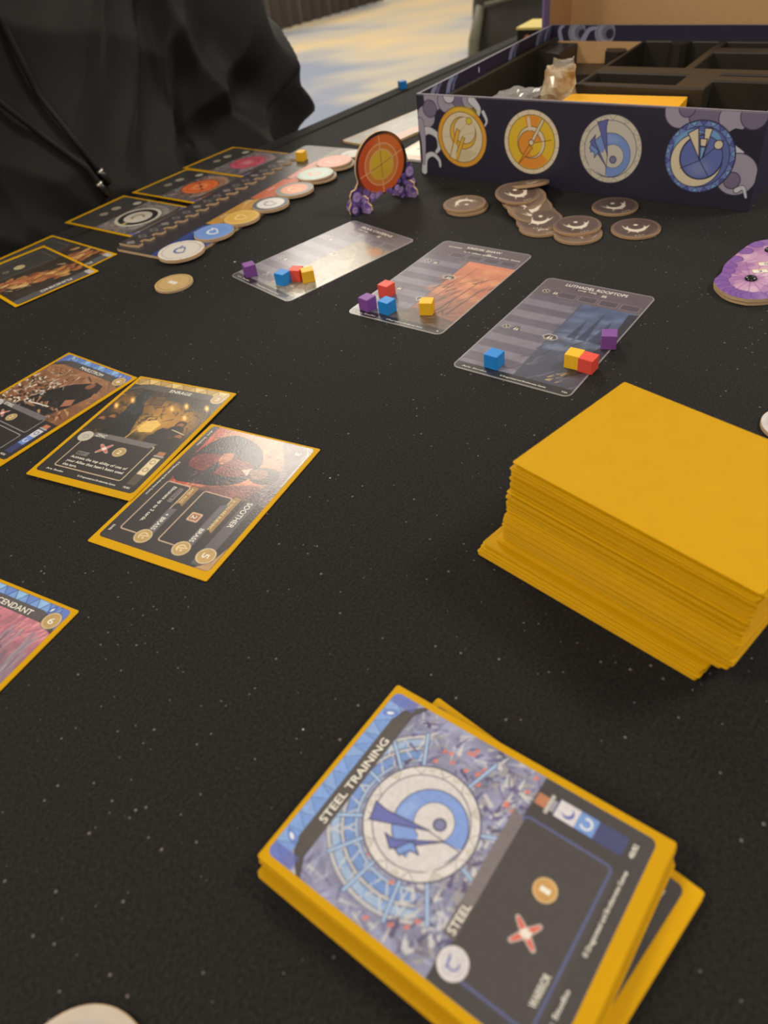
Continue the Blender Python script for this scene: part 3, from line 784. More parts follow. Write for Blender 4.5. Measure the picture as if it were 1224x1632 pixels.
# ---- three played cards on our side
def enrage_canvas():
    cv = Cv(FW, FH, 2.8, (44, 38, 34), 21)
    cv.rect(0, 8, FW, 54, (52, 42, 32))
    for x, y, rx, ry, c in ((30, 30, 22, 14, (150, 104, 40)), (44, 26, 16, 10, (190, 140, 60)), (8, 24, 9, 9, (140, 98, 38)), (35, 38, 9, 8, (214, 168, 76)), (52, 36, 9, 8, (176, 124, 56))):
        cv.ell(x, y, rx, ry, c, .2, .7, 7)
    cv.strokes(240, 0, 10, FW, 54, [(60, 48, 34), (120, 84, 36), (176, 128, 56), (40, 34, 32), (92, 66, 34), (58, 54, 52)], 5, 1.6, .4, .9, .6)
    cv.rect(28, 8, FW, 15.5, (58, 54, 50), 0, .8); cv.ell(50, 15, 16, 5, (72, 66, 60), .1, .7, 4)
    # dark cloaked shape with a raised lantern, faceless
    cv.poly([(9, 9), (16, 9), (19, 22), (24, 30), (27, 52), (14, 54), (10, 46), (12, 30)], (40, 42, 46))
    cv.poly([(10, 54), (16, 34), (23, 30), (31, 54)], (34, 33, 35)); cv.strokes(30, 12, 12, 22, 34, [(70, 76, 88), (56, 60, 70)], 5, .9, 1.3, .3, .7)
    cv.poly([(21, 14), (28, 13), (30, 21), (23, 22)], (96, 72, 44), 1, (40, 30, 22), .4); cv.line([(22, 17), (29, 16.5)], .5, (60, 44, 28))
    cv.poly([(30, 36), (36, 33), (41, 36), (40, 43), (33, 45), (29, 41)], (226, 186, 96)); cv.line([(29, 53), (31, 32)], .9, (196, 150, 70))
    for x, y in ((9, 37), (4, 40), (52, 33), (57, 42), (45, 42)):
        cv.ell(x, y, 3.2, 3.4, (60, 40, 28)); cv.ell(x, y + .7, 2.0, 2.2, (170, 112, 66), 0, .8); cv.ell(x, y + 6, 5, 5, (44, 38, 34))
    for x, y in ((44.5, 17.5), (57, 16), (10, 21), (50, 27), (38, 22), (4, 28)):
        cv.ell(x, y, 1.2, 3.0, (238, 178, 84), -.7, 1, 1.2); cv.ell(x, y, .5, 1.6, (250, 220, 150), -.7)
    cv.line([(50, 38), (59, 40)], .6, (214, 196, 170)); cv.poly([(40, 54), (44, 38), (52, 40), (54, 54)], (46, 42, 42)); cv.rect(37, 45, 40, 54, (110, 84, 50), 0, .7)
    # stained glass top and title band
    cv.rect(0, 0, FW, 6.5, (190, 158, 86))
    for k in range(8): cv.poly([(k * 8 - 2, 0), (k * 8 + 6, 0), (k * 8 + 2, 6)], (214, 186, 116) if k % 2 else (170, 134, 64), .9, (84, 66, 36), .3)
    cv.poly([(0, 11), (6, 6), (12, 4.5), (51, 4.5), (56, 6), (FW, 11), (FW, 12), (54, 9.3), (8, 9.3), (0, 13)], (78, 72, 68), 1, (40, 36, 32), .4)
    cv.rect(9, 4.4, 53, 9.4, (82, 76, 72))
    coin_icon(cv, 58.0, 7.0, 4.2)
    # text panel
    cv.rect(0, 53.5, FW, FH, (46, 43, 42))
    cv.rect(7.2, 53.5, 50.4, 81, (52, 47, 48), 1.2); cv.frame(7.2, 53.5, 50.4, 81.0, .6, (206, 188, 150), 1.4)
    cv.poly([(10, 51.6), (50.5, 51.0), (47.8, 55.2), (10, 55.2)], (112, 106, 106))
    coin_icon(cv, 6.6, 56.4, 4.4, (186, 180, 168), (204, 198, 186)); cv.ring(6.6, 56.4, 1.4, .4, (150, 142, 130))
    cross_icon(cv, 24.4, 62.4, 4.2); coin_icon(cv, 34.4, 62.4, 3.8)
    cv.rect(12.0, 67.6, 19.5, 70.6, (126, 122, 116), .4)
    cv.rect(55.0, 55.6, 59.4, 58.6, (170, 112, 76), .4); cv.rect(54.2, 58.6, 60.2, 59.8, (170, 164, 156), .4)
    cv.rect(54.6, 60, 59.8, 82, (84, 76, 64), .8); cv.rect(54.7, 61, 59.7, 74, (216, 200, 162), .4); cv.ring(57.2, 64, 1.4, .5, (150, 130, 90)); cv.ring(57.2, 70, 1.4, .5, (150, 130, 90))
    cv.tex(.05, 50, None, 2)
    return cv
cv = enrage_canvas()
root, face = sleeved('yellow sleeved card lapping over its neighbour, fiery night crowd picture', -120.3, 321.7, -29.93, 0.95, cv, shift=(0, 0.9), tilt=(0, 0.009))
text(face, cv, 'ENRAGE', 26.0, 40.4, 8.4, 2.6); text(face, cv, '2', 56.7, 59.3, 8.4, 3.0); text(face, cv, 'ZINC', 11.8, 18.6, 54.8, 2.3)
text(face, cv, '2', 33.2, 35.8, 63.8, 2.9); text(face, cv, 'RIOT 1', 12.6, 19.0, 70.2, 1.9, M_INKD)
for ln, x1, yy in (('Activate the top ability of one of', 47.6, 73.4), ("your Allies that hasn't been used", 47.8, 76.6), ('this turn.', 20.5, 79.6)):
    text(face, cv, ln, 11.2, x1, yy, 1.9)
text(face, cv, '\u00a9 Dragonsteel and Brotherwise Games', 26.0, 50.2, 85.0, 1.25); text(face, cv, '75/82', 54.6, 58.8, 84.8, 1.3); text(face, cv, 'Art: Studio', 5.2, 16.4, 84.8, 1.25)

def soother_canvas():
    cv = Cv(FH, FW, 2.8, (46, 42, 42), 31)
    cv.rect(0, 0, 46, FW, (196, 122, 92))
    cv.strokes(120, 0, 0, 46, FW, [(188, 112, 86), (206, 136, 104), (176, 102, 80)], 10, 2.2, .15, .3, .5)
    for k in range(7): cv.line([(k * 7 - 2, 0), (k * 7 + 3, 60)], .3, (130, 74, 58), .7)
    for k in range(6): cv.line([(0, 8 + k * 9), (46, 5 + k * 9)], .3, (130, 74, 58), .7)
    # dark curtain along the head side and red drapery along the foot side
    cv.spoly([(0, 0), (46, 0), (47, 22), (40, 14), (30, 7), (16, 8), (0, 18)], (86, 74, 80)); cv.strokes(70, 0, 0, 46, 9, [(104, 92, 98), (70, 60, 66), (120, 106, 108)], 9, 1.2, .3, .3, .7)
    cv.spoly([(33, 10), (46, 16), (46, 40), (40, 30)], (120, 76, 74)); cv.strokes(30, 38, 14, 46, 40, [(140, 88, 82), (96, 62, 62)], 9, 1.0, 1.2, .3, .7)
    cv.spoly([(0, 54), (20, 52), (46, 46), (46, 58), (0, 61)], (170, 72, 58)); cv.strokes(60, 0, 50, 46, 58, [(190, 90, 70), (140, 60, 52), (206, 110, 86)], 8, 1.2, -.1, .2, .7)
    # seated suited figure with folded hands, kept generic and faceless
    cv.spoly([(4, 47), (5, 34), (11, 24), (21, 19), (32, 20), (39, 29), (42, 44), (42, 55), (30, 57), (14, 55)], (47, 46, 52), 1, (28, 26, 30), .5)
    cv.strokes(60, 6, 24, 41, 54, [(60, 60, 68), (36, 36, 42), (70, 70, 78), (52, 50, 56)], 8, 1.0, 1.2, .4, .6)
    cv.spoly([(20, 24), (26, 21), (31, 25), (33, 38), (32, 54), (23, 55), (19, 44)], (112, 54, 54), 1, (60, 32, 34), .4)
    cv.strokes(50, 21, 26, 32, 53, [(140, 72, 66), (92, 44, 48), (126, 60, 58)], 6, .7, 1.5, .2, .7); cv.line([(26, 24), (27, 53)], .4, (60, 32, 34)); cv.poly([(23, 21), (29, 21), (26, 26)], (190, 170, 156))
    cv.spoly([(20, 10), (25, 5), (31, 8), (32, 15), (28, 21), (22, 20)], (58, 50, 50)); cv.spoly([(22.5, 13), (28, 12), (29.5, 17), (26, 21), (23, 19)], (142, 100, 80), .85)
    cv.line([(8, 40), (18, 40)], 5, (52, 51, 58)); cv.line([(38, 42), (26, 40)], 5, (52, 51, 58))
    cv.spoly([(16, 38), (19, 36), (23, 36.5), (26, 39), (22, 42.5), (18, 42)], (172, 116, 92), 1, (96, 58, 50), .35)
    for k in range(4): cv.line([(18.5 + k * 1.6, 37.2), (19.5 + k * 1.5, 41)], .3, (120, 72, 58))
    cv.strokes(260, 4, 6, 44, 56, [(46, 44, 50), (120, 62, 58), (172, 104, 82), (84, 60, 58), (60, 54, 58), (196, 130, 100)], 4, .8, .9, .9, .35)
    cv.tex(.14, 14, (0, 0, 46, 60))
    cv.poly([(0, 58.5), (46, 56), (46, FW), (0, FW)], (44, 40, 40), .9)
    # right side: bands and the two ability boxes
    cv.rect(45, 0, FH, FW, (52, 48, 50)); cv.tex(.06, 12)
    cv.poly([(42, 5.5), (45, 4.2), (86, 4.2), (86, 10.8), (45, 10.8)], (88, 84, 88), 1, (44, 40, 42), .4)
    cv.poly([(70, 0), (FH, 0), (FH, 8), (82, 2.5)], (188, 150, 104), .9, (70, 50, 40), .4)
    cv.poly([(43.5, 13.2), (68, 13.2), (66.2, 16.0), (68, 18.2), (43.5, 17.6)], (150, 116, 72), 1, (60, 46, 30), .35)
    cv.rect(45, 17.6, 79.5, 34.0, (48, 44, 48), 1.2); cv.frame(45, 17.6, 79.5, 34.0, .6, (204, 176, 150), 1.3)
    cv.poly([(49, 16.6), (78, 16.4), (78, 20.4), (51, 20.4)], (98, 94, 100))
    cv.poly([(44, 37.6), (58, 37.6), (56.5, 40.2), (58, 42.6), (44, 42)], (150, 116, 72), 1, (60, 46, 30), .35)
    cv.rect(45, 42.2, 79.5, 56.2, (48, 44, 48), 1.2); cv.frame(45, 42.2, 79.5, 56.2, .6, (204, 176, 150), 1.3)
    cv.poly([(60, 38.6), (78, 38.4), (78, 42.4), (61, 42.4)], (98, 94, 100))
    for y in (20.2, 42.0):
        coin_icon(cv, 80.0, y, 4.5); cv.ring(80.0, y, 2.0, .5, (228, 214, 180), 1, 30, 230); cv.line([(79, y - 2.6), (80.2, y + 1.2)], .5, (228, 214, 180)); cv.circ(81, y - .6, .5, (228, 214, 180))
    coin_icon(cv, 79.8, 6.8, 4.8)
    cv.rect(58.8, 24.0, 64.4, 30.2, (206, 172, 140), .8); cv.rect(59.6, 24.8, 63.6, 29.4, (150, 104, 78), .6)
    cv.rect(47.4, 44.6, 57.2, 47.2, (126, 122, 120), .4)
    cv.line([(0, 4), (6, .8), (30, .8)], .35, (206, 196, 180)); cv.circ(6, 6, 3.4, (66, 60, 62), .8)
    cv.tex(.05, 50, None, 2)
    return cv
cv = soother_canvas()
root, face = sleeved('yellow sleeved card lying sideways, red salon picture and two ability boxes', -77.8, 264.0, -32.6 - 90, 0.12, cv, land=True, shift=(-1.0, 0))
text(face, cv, 'SOOTHER', 44.6, 61.8, 9.0, 2.9); text(face, cv, '5', 78.4, 81.2, 8.6, 3.6); text(face, cv, '3', 4.8, 7.2, 7.6, 3.0)
text(face, cv, 'IF YOU ARE BURNING', 46.0, 66.0, 16.6, 1.7, M_INKY); text(face, cv, 'BRASS', 66.6, 75.2, 19.7, 2.3)
text(face, cv, '2', 60.5, 62.8, 28.6, 2.6); text(face, cv, 'AND ALSO', 45.6, 56.0, 41.0, 1.7, M_INKY); text(face, cv, '+ BRASS', 64.0, 75.2, 41.8, 2.3)
text(face, cv, 'SOOTHE 2', 48.0, 56.6, 46.8, 1.7, M_INKD); text(face, cv, 'Eliminate up to 2 cards.', 47.4, 72.4, 50.6, 2.0)
text(face, cv, '\u00a9 Dragonsteel and Brotherwise Games', 31.0, 56.6, 60.8, 1.25); text(face, cv, 'Art: Studio', 4.0, 17.0, 60.8, 1.25); text(face, cv, '23/82', 78.6, 82.6, 60.6, 1.25)

def blue_top(cv, title_x1=50):
    cv.rect(0, 0, FW, 6.5, (116, 154, 214))
    for k in range(10): cv.poly([(k * 6.6 - 2, 0), (k * 6.6 + 4.6, 0), (k * 6.6 + 1.3, 5.5)], (142, 184, 226) if k % 2 else (98, 130, 200), .9, (56, 66, 108), .3)
    for x0, x1 in ((0, 5), (FW - 5, FW)): cv.rect(x0, 0, x1, 11, (84, 104, 180), .5, .8)
    cv.poly([(0, 11), (6, 6), (12, 4.5), (51, 4.5), (56, 6), (FW, 11), (FW, 12), (54, 9.3), (8, 9.3), (0, 13)], (78, 74, 74), 1, (40, 38, 40), .4)
    cv.rect(9, 4.4, 53, 9.4, (84, 80, 80))
    for x in (8.5, 54): cv.ell(x, 2.6, 1, 2.4, (66, 84, 160), .4); cv.ell(x, 2.6, .5, 1.1, (226, 230, 236), .4)
    coin_icon(cv, 58.0, 7.0, 4.3)

def maelstrom_canvas():
    cv = Cv(FW, FH, 2.6, (150, 106, 76), 41)
    cv.vgrad(0, 8, FW, 54, (150, 108, 80), (120, 80, 54)); cv.tex(.2, 7)
    cv.strokes(150, 0, 8, FW, 54, [(166, 118, 84), (132, 92, 64), (108, 74, 54), (180, 134, 98)], 6, 1.4, .3, .4, .5)
    cv.poly([(18, 54), (22, 36), (34, 22), (44, 16), (52, 17), (56, 26), (52, 40), (44, 54)], (44, 40, 40)); cv.strokes(40, 24, 22, 52, 52, [(58, 54, 54), (34, 32, 32)], 7, 1.2, .8, .4, .7)
    cv.poly([(46, 14), (53, 15), (56, 22), (50, 24), (45, 20)], (58, 46, 42)); cv.ell(46, 18.5, 2.6, 3.2, (152, 100, 78), .3, .8)
    cv.poly([(30, 22), (24, 19), (23, 22), (31, 26)], (150, 98, 74)); cv.poly([(44, 35), (49, 32), (52, 37), (47, 41)], (164, 108, 84))
    cv.strokes(150, 0, 24, 26, 52, [(214, 208, 196), (176, 166, 150), (70, 58, 50), (44, 38, 36), (230, 224, 212)], 3.4, 1.3, .9, 1.2, .9)
    cv.strokes(50, 6, 12, 34, 30, [(60, 48, 42), (90, 70, 56), (200, 190, 176)], 4.5, .8, 1.0, .9, .8)
    cv.strokes(26, 26, 42, 60, 53, [(190, 140, 100), (80, 56, 44), (206, 160, 118)], 6, 1.6, .2, .4, .8); cv.line([(24, 46), (40, 44)], 1.0, (210, 206, 200)); cv.line([(36, 12), (42, 15)], .8, (60, 50, 46))
    blue_top(cv)
    cv.rect(0, 53.5, FW, FH, (48, 45, 46))
    cv.frame(6.5, 53.5, 50.4, 66.5, .55, (160, 158, 164), 1.2); cv.frame(6.5, 69.0, 50.4, 82, .55, (160, 158, 164), 1.2)
    cv.poly([(10, 51.6), (50.5, 51.0), (47.8, 55.2), (10, 55.2)], (112, 108, 110))
    coin_icon(cv, 6.6, 56.4, 4.2, (186, 184, 184), (206, 204, 204)); cross_icon(cv, 20, 61, 3.6); coin_icon(cv, 29, 61, 3.4)
    cv.rect(55.0, 55.6, 59.4, 58.6, (190, 120, 84), .4); cv.rect(54.2, 58.6, 60.2, 59.8, (176, 172, 170), .4)
    cv.rect(54.6, 60, 59.8, 82, (62, 66, 108), .8); cv.rect(54.7, 60.6, 59.7, 67, (204, 202, 208), .4); cv.rect(54.7, 67, 59.7, 74, (112, 138, 206), .4); cv.ring(57.2, 70.4, 1.5, .6, (228, 228, 232), 1, 330, 240); cv.ring(57.2, 63.6, 1.3, .5, (92, 98, 160))
    cv.tex(.05, 50, None, 2)
    return cv
cv = maelstrom_canvas()
root, face = sleeved('yellow sleeved card with blue glass top, dark figure amid flying metal scraps', -182.9, 365.7, -41.2, 0.12, cv)
text(face, cv, 'MAELSTROM', 22.0, 43.0, 8.4, 2.7); text(face, cv, '6', 56.6, 59.4, 8.6, 3.1); text(face, cv, 'STEEL', 11.6, 20.0, 54.8, 2.3); text(face, cv, '2', 27.9, 30.1, 62.2, 2.6)
text(face, cv, '\u00a9 Dragonsteel and Brotherwise Games', 26.0, 50.2, 85.0, 1.25); text(face, cv, '42/82', 54.6, 58.8, 84.8, 1.3)

def ascendant_canvas():
    cv = Cv(FW, FH, 3.0, (112, 100, 112), 51)
    cv.vgrad(0, 8, FW, 54, (188, 120, 134), (96, 90, 104)); cv.tex(.15, 7)
    cv.strokes(170, 0, 9, FW, 24, [(196, 116, 126), (222, 158, 156), (160, 96, 118), (206, 140, 150)], 7, 1.4, 2.0, .25, .6)
    cv.strokes(170, 0, 22, FW, 56, [(108, 98, 114), (134, 124, 140), (84, 76, 92), (150, 142, 154)], 16, 1.8, 1.55, .12, .6)
    cv.strokes(14, 24, 20, FW, 54, [(196, 190, 200)], 22, .45, 1.6, .1, .8)
    cv.ring(34, 30, 9, 5, (92, 86, 98), .9); cv.ell(34, 30, 5, 5, (206, 150, 160), 0, .8, 2)
    for x, y, a in ((50, 50, .2), (48, 58, -.2), (40, 54, .6)): cv.ell(x, y, 9, 3.6, (206, 202, 208), a, .5, 2); cv.ell(x, y, 7.5, 2.4, (120, 112, 124), a, .8)
    blue_top(cv)
    cv.rect(0, 60, FW, FH, (48, 45, 46)); cv.frame(6.5, 60, 50.4, 82, .55, (160, 158, 164), 1.2)
    cv.tex(.05, 50, None, 2)
    return cv
cv = ascendant_canvas()
th = math.radians(-32.9)
ux, uy = math.cos(th), math.sin(th)
cx_, cy_ = -124.7 - ux * 33 + uy * 45.5, 202.1 - uy * 33 - ux * 45.5
root, face = sleeved('yellow sleeved card with blue glass top over pink sky and grey smoke trails', cx_, cy_, -32.9, 0.12, cv)
text(face, cv, 'ASCENDANT', 21.0, 47.0, 8.5, 2.8); text(face, cv, '6', 56.6, 59.4, 8.6, 3.1)
# ======================================================================= mission cards with cubes
MW, ML = 68.1, 114.2
def mission_canvas(kind):
    cv = Cv(MW, ML, 2.2, (110, 104, 118), 60 + kind)
    stripes = [(120, 115, 129), (96, 91, 106)]
    y = 14.5; k = 0
    while y < 108:
        cv.rect(1.5, y, 35, y + 7.4, stripes[k % 2]); y += 7.4; k += 1
    cv.tex(.06, 10)
    # art on the right half
    ax, ay = 33.5, 24.0
    if kind == 3:
        cv.vgrad(ax, ay, MW, ML, (84, 98, 132), (66, 66, 78))
        for i in range(40): cv.ell(cv.rng.uniform(ax, MW), cv.rng.uniform(ay, 80), cv.rng.uniform(3, 8), cv.rng.uniform(1.5, 3.5), [(112, 132, 166), (70, 84, 116), (140, 156, 182), (58, 68, 96)][i % 4], -.2, .4, 2.5)
        for x, y0, wd in ((50, 30, 2.6), (57, 36, 3.4), (44, 40, 2.6), (62, 44, 3)):
            cv.poly([(x - wd, 62), (x, y0), (x + wd, 62)], (52, 58, 82), .85)
        cv.strokes(60, ax, 60, MW, 108, [(70, 74, 92), (92, 92, 104), (54, 54, 66), (110, 108, 116)], 10, 1.6, -1.0, .25, .6)
        cv.poly([(62, 26), (MW, 24), (MW, 88), (58, 100), (56, 84), (64, 60)], (40, 38, 46), .8)
        cv.strokes(10, 48, 94, 58, 104, [(206, 172, 108), (176, 140, 84)], 4, .9, -.9, .2, .8)
    elif kind == 2:
        cv.vgrad(ax, ay, MW, ML, (206, 128, 96), (120, 84, 72))
        for i in range(30): cv.ell(cv.rng.uniform(ax, MW), cv.rng.uniform(ay, 70), cv.rng.uniform(4, 9), cv.rng.uniform(2, 4), [(222, 150, 104), (196, 112, 90), (230, 168, 120)][i % 3], .1, .4, 3)
        cv.strokes(70, ax, 44, MW, 110, [(88, 58, 54), (150, 92, 80), (200, 136, 116), (110, 80, 70), (66, 48, 46)], 14, 1.3, -1.1, .3, .75)
        cv.line([(38, 90), (44, 30)], .9, (92, 56, 52), 1, .2); cv.line([(50, 90), (56, 44)], 1.6, (96, 62, 58), 1, .3); cv.line([(58, 92), (62, 56)], 1.6, (96, 62, 58), 1, .3)
        cv.poly([(20, 106), (36, 92), (MW, 98), (MW, ML), (20, ML)], (84, 72, 62), .8); cv.strokes(40, 34, 90, MW, 110, [(60, 52, 48), (120, 96, 80), (140, 108, 88)], 6, 1.2, .2, .5, .7)
    else:
        cv.vgrad(ax, ay, MW, ML, (132, 118, 96), (150, 146, 132))
        cv.strokes(110, ax, ay, MW, 108, [(120, 108, 86), (150, 138, 112), (96, 86, 72), (176, 168, 150)], 8, 2, .5, .6, .6)
        cv.ell(58, 31, 8, 5, (176, 116, 76), .2, .8, 3); cv.poly([(44, 62), (54, 44), (64, 60)], (166, 158, 138), .8, (110, 100, 86), .5); cv.rect(48, 58, 60, 78, (150, 142, 124), 0, .7)
        cv.strokes(30, 20, 92, 60, 106, [(150, 96, 70), (190, 150, 120), (80, 60, 50), (206, 196, 180)], 4, 1.4, .3, .7, .8)
    cv.line([(ax, ay), (ax, 97), (29, 103.5), (1.5, 103.5)], .5, (70, 66, 74))
    # heading with reward boxes
    cv.rect(0, 0, MW, 23.2, (94, 84, 93))
    cv.tex(.05, 8)
    for i in range(4):
        x = 16 + i * 12.8
        cv.rect(x, 15.2, x + 10.8, 21.4, (80, 72, 84)); cv.frame(x, 15.2, x + 10.8, 21.4, .4, (136, 128, 138), .3)
    cv.rect(22.5, 7.6, 37, 10.6, (58, 54, 54), 1.4)
    def spike(x, y, s_=1.0):
        cv.poly([(x - 1.5 * s_, y + 1.8 * s_), (x - .5 * s_, y - 1.8 * s_), (x - .1 * s_, y + 1.8 * s_)], (226, 218, 200)); cv.poly([(x + .2 * s_, y + 1.8 * s_), (x + .7 * s_, y - 1.4 * s_), (x + 1.6 * s_, y + 1.8 * s_)], (226, 218, 200))
    for (x, y) in ((7, 17), (6.0, 64.5)) if kind == 3 else ((7, 33), (6, 74)):
        cv.circ(x, y, 2.2, (60, 56, 60)); cv.ring(x, y, 2.0, .35, (226, 218, 200)); cv.line([(x - .8, y - 1), (x + .8, y + 1)], .5, (226, 218, 200)); cv.poly([(x + 3.4, y + 2), (x + 5, y - 2.4), (x + 7.6, y - 2.4), (x + 9.4, y + 2)], (66, 60, 64)); spike(x + 6.4, y)
    spike(41, 10)
    for y in ((65.5,) if kind == 3 else (49, 81)):
        cv.poly([(29.5, y), (31.5, y - 2.6), (36, y - 2.6), (38, y), (36, y + 2.6), (31.5, y + 2.6)], (70, 64, 62), 1, (222, 214, 196), .4); spike(33.8, y, 1.1)
    cv.rect(0, 107.8, MW, ML, (38, 36, 38)); cv.frame(.3, .3, MW - .3, ML - .3, .7, (150, 146, 146), 3.5)
    cv.tex(.04, 60, None, 2)
    return cv
M_PUR = mat('purple_painted_wood', (126, 72, 150), 0.55, noise_amt=.08, noise_scale=700, bump=.15)
M_BLU = mat('blue_painted_wood', (26, 132, 214), 0.5, noise_amt=.08, noise_scale=700, bump=.15)
M_RED = mat('red_painted_wood', (226, 78, 62), 0.5, noise_amt=.08, noise_scale=700, bump=.15)
M_YLW = mat('yellow_painted_wood', (240, 186, 32), 0.5, noise_amt=.08, noise_scale=700, bump=.15)
CUBES = {}
def cube(colname, mt, x, y, deg, z, label, group=None, s=8.0):
    if colname not in CUBES:
        bm = bmesh.new(); bmesh.ops.create_cube(bm, size=s * MM)
        bmesh.ops.bevel(bm, geom=bm.edges[:], offset=.45 * MM, segments=2, affect='EDGES', profile=.6)
        bmesh.ops.translate(bm, vec=(0, 0, s / 2 * MM), verts=bm.verts)
        me = bpy.data.meshes.new(colname + '_cube'); bm.to_mesh(me); bm.free(); me.materials.append(mt); CUBES[colname] = me
    o = bpy.data.objects.new('wooden_cube', CUBES[colname]); o.location = (x * MM, y * MM, z * MM); o.rotation_euler = (0, 0, math.radians(deg))
    link(o); tag(o, label, 'cube', group)
    return o

def loc_on(px, py, deg, wd, hg, x, y):
    a = math.radians(deg); u = x - wd / 2; v = hg / 2 - y
    return px + u * math.cos(a) - v * math.sin(a), py + u * math.sin(a) + v * math.cos(a)

missions = [(1, -15.8, 507.8, -53.38, 'unsleeved grey location card with tan stone house picture'),
            (2, 58.5, 441.2, -41.26, 'unsleeved grey location card with orange sunset spires picture'),
            (3, 110.4, 362.1, -41.49, 'unsleeved grey location card with blue misty castle picture')]
MZ = 0.45
for kind, x, y, dg, lab in missions:
    root = thing('location_card', lab, 'card', (x, y, 0.05), dg, 'three location cards in a row')
    V, F = prismVF(rrect(MW, ML, 4.0, 6), 0, 0.36); mesh('card_stock', V, F, M_GREYEDGE, root)
    cv = mission_canvas(kind)
    face = print_sheet('printed_face', cv, P_GLOSS, root, rad=4.0, origin=(0, 0, 0.38))
    if kind == 3:
        text(face, cv, 'LUTHADEL ROOFTOPS', 14.6, 53.2, 6.8, 3.2); text(face, cv, 'ONE-TIME', 23.8, 35.8, 10.0, 1.8)
        text(face, cv, '\u00a9 Dragonsteel and Brotherwise Games', 28.0, 54.0, 111.8, 1.3); text(face, cv, '7/24', 62.4, 65.4, 111.6, 1.2); text(face, cv, 'Art: Studio', 5.2, 20.0, 111.8, 1.3)
    elif kind == 2:
        text(face, cv, 'KREDIK SHAW', 21.5, 47.6, 6.8, 3.0); text(face, cv, 'RECURRING', 8.0, 18.4, 8.6, 1.6); text(face, cv, 'x-1 after passing your base', 22.2, 65.0, 12.6, 1.9)
        text(face, cv, '\u00a9 Dragonsteel and Brotherwise Games', 28.0, 54.0, 111.8, 1.3); text(face, cv, 'Art: Studio', 5.2, 20.0, 111.8, 1.3); text(face, cv, '4', 63.4, 64.8, 111.6, 1.4)
    else:
        text(face, cv, 'SKAA CAVERNS', 16.0, 49.5, 6.8, 3.0); text(face, cv, 'ONE-TIME', 17.0, 28.0, 10.6, 1.6)
        text(face, cv, '\u00a9 Dragonsteel and Brotherwise Games', 28.0, 54.0, 111.8, 1.3); text(face, cv, 'Art: Studio', 5.2, 20.0, 111.8, 1.3)
CUB = {1: [('purple', M_PUR, 12.5, 105.0, -18), ('blue', M_BLU, 43.5, 99.0, 12), ('red', M_RED, 46.8, 90.0, 30), ('yellow', M_YLW, 54.6, 86.5, -28)],
       2: [('purple', M_PUR, 10.0, 105.0, -8), ('red', M_RED, 10.6, 85.6, -6), ('blue', M_BLU, 23.8, 103.6, -6), ('yellow', M_YLW, 46.6, 94.6, 22)],
       3: [('blue', M_BLU, 20.8, 104.4, -2), ('yellow', M_YLW, 57.6, 86.6, 2), ('red', M_RED, 65.6, 87.4, -2), ('purple', M_PUR, 65.4, 61.4, 22)]}
ONCARD = {1: 'tan stone house location card', 2: 'orange sunset location card', 3: 'blue castle location card'}
for kind, x, y, dg, lab in missions:
    for cn, mt_, lx, ly, rot in CUB[kind]:
        wx, wy = loc_on(x, y, dg, MW, ML, lx, ly)
        cube(cn, mt_, wx, wy, dg + rot, MZ + .02, '%s wooden cube standing on the %s' % (cn, ONCARD[kind]), '%s wooden cubes' % cn)

# ======================================================================= far player's board, discs and cards
BX, BY, BA = -177.0, 580.0, -38.0
def bw(x, y):
    a = math.radians(BA)
    return BX + x * math.cos(a) - y * math.sin(a), BY + x * math.sin(a) + y * math.cos(a)
BWD, BLN = 73.0, 250.0
cxb, cyb = bw(BWD / 2, BLN / 2)
root = thing('player_board', 'long dark cardboard player board with coloured bands and zigzag raised edge', 'game board', (cxb, cyb, 0.05), BA)
V, F = prismVF(rrect(BWD, BLN, 5, 5), 0, 1.9); mesh('cardboard_core', V, F, M_CARD, root)
cv = Cv(BWD, BLN, 1.3, (58, 54, 58), 71)
bands = [(0, 62, (56, 74, 136)), (62, 118, (190, 142, 66)), (118, 168, (196, 98, 62)), (168, 215, (196, 112, 92)), (215, 250, (112, 108, 92))]
for y0, y1, c in bands:
    cv.poly([(40, BLN - y0), (48, BLN - y0), (62, BLN - y0 - 6), (73, BLN - y0), (73, BLN - y1), (48, BLN - y1), (40, BLN - y1 + 4)], c)
    cv.strokes(30, 42, BLN - y1, 72, BLN - y0, [tuple(min(255, v + 24) for v in c), tuple(int(v * .8) for v in c)], 10, 1.5, 1.57, .4, .6)
cv.tex(.08, 12)
face = print_sheet('printed_face', cv, P_GLOSS, root, rad=5, origin=(0, 0, 1.93))
for i, tx in enumerate(('IRON', 'STEEL', 'ZINC', 'BRASS', 'TIN', 'PEWTER', 'COPPER')):
    text(face, cv, tx, 40.0, 48.5, BLN - 16 - i * 31, 2.4, rot=90)
# raised zigzag layer
zz = [(0, 6), (12, 6)]
for k_ in range(17):
    y = 6 + k_ * 12.6
    zz += [(20, y + 1.5), (20, y + 6.5), (14.5, y + 8.0), (14.5, y + 12.4)]
zz += [(0, zz[-1][1])]
P = [(p[0] - BWD / 2, p[1] - BLN / 2) for p in zz]
V, F = prismVF(P, 1.95, 3.6)
lay = mesh('zigzag_layer', V, F, M_CARD, root)
cvz = Cv(BWD, BLN, 1.3, (66, 62, 66), 72); cvz.tex(.15, 14); cvz.strokes(120, 0, 20, 20, 245, [(92, 88, 92), (52, 48, 52), (120, 114, 112)], 5, 1.2, 1.57, .8, .7)
for k_ in range(17): cvz.poly([(5, BLN - 10 - k_ * 12.6), (9, BLN - 13 - k_ * 12.6), (13, BLN - 10 - k_ * 12.6), (9, BLN - 7 - k_ * 12.6)], (150, 144, 138) if k_ % 3 == 0 else (84, 80, 84), .8, (170, 160, 145), .5)
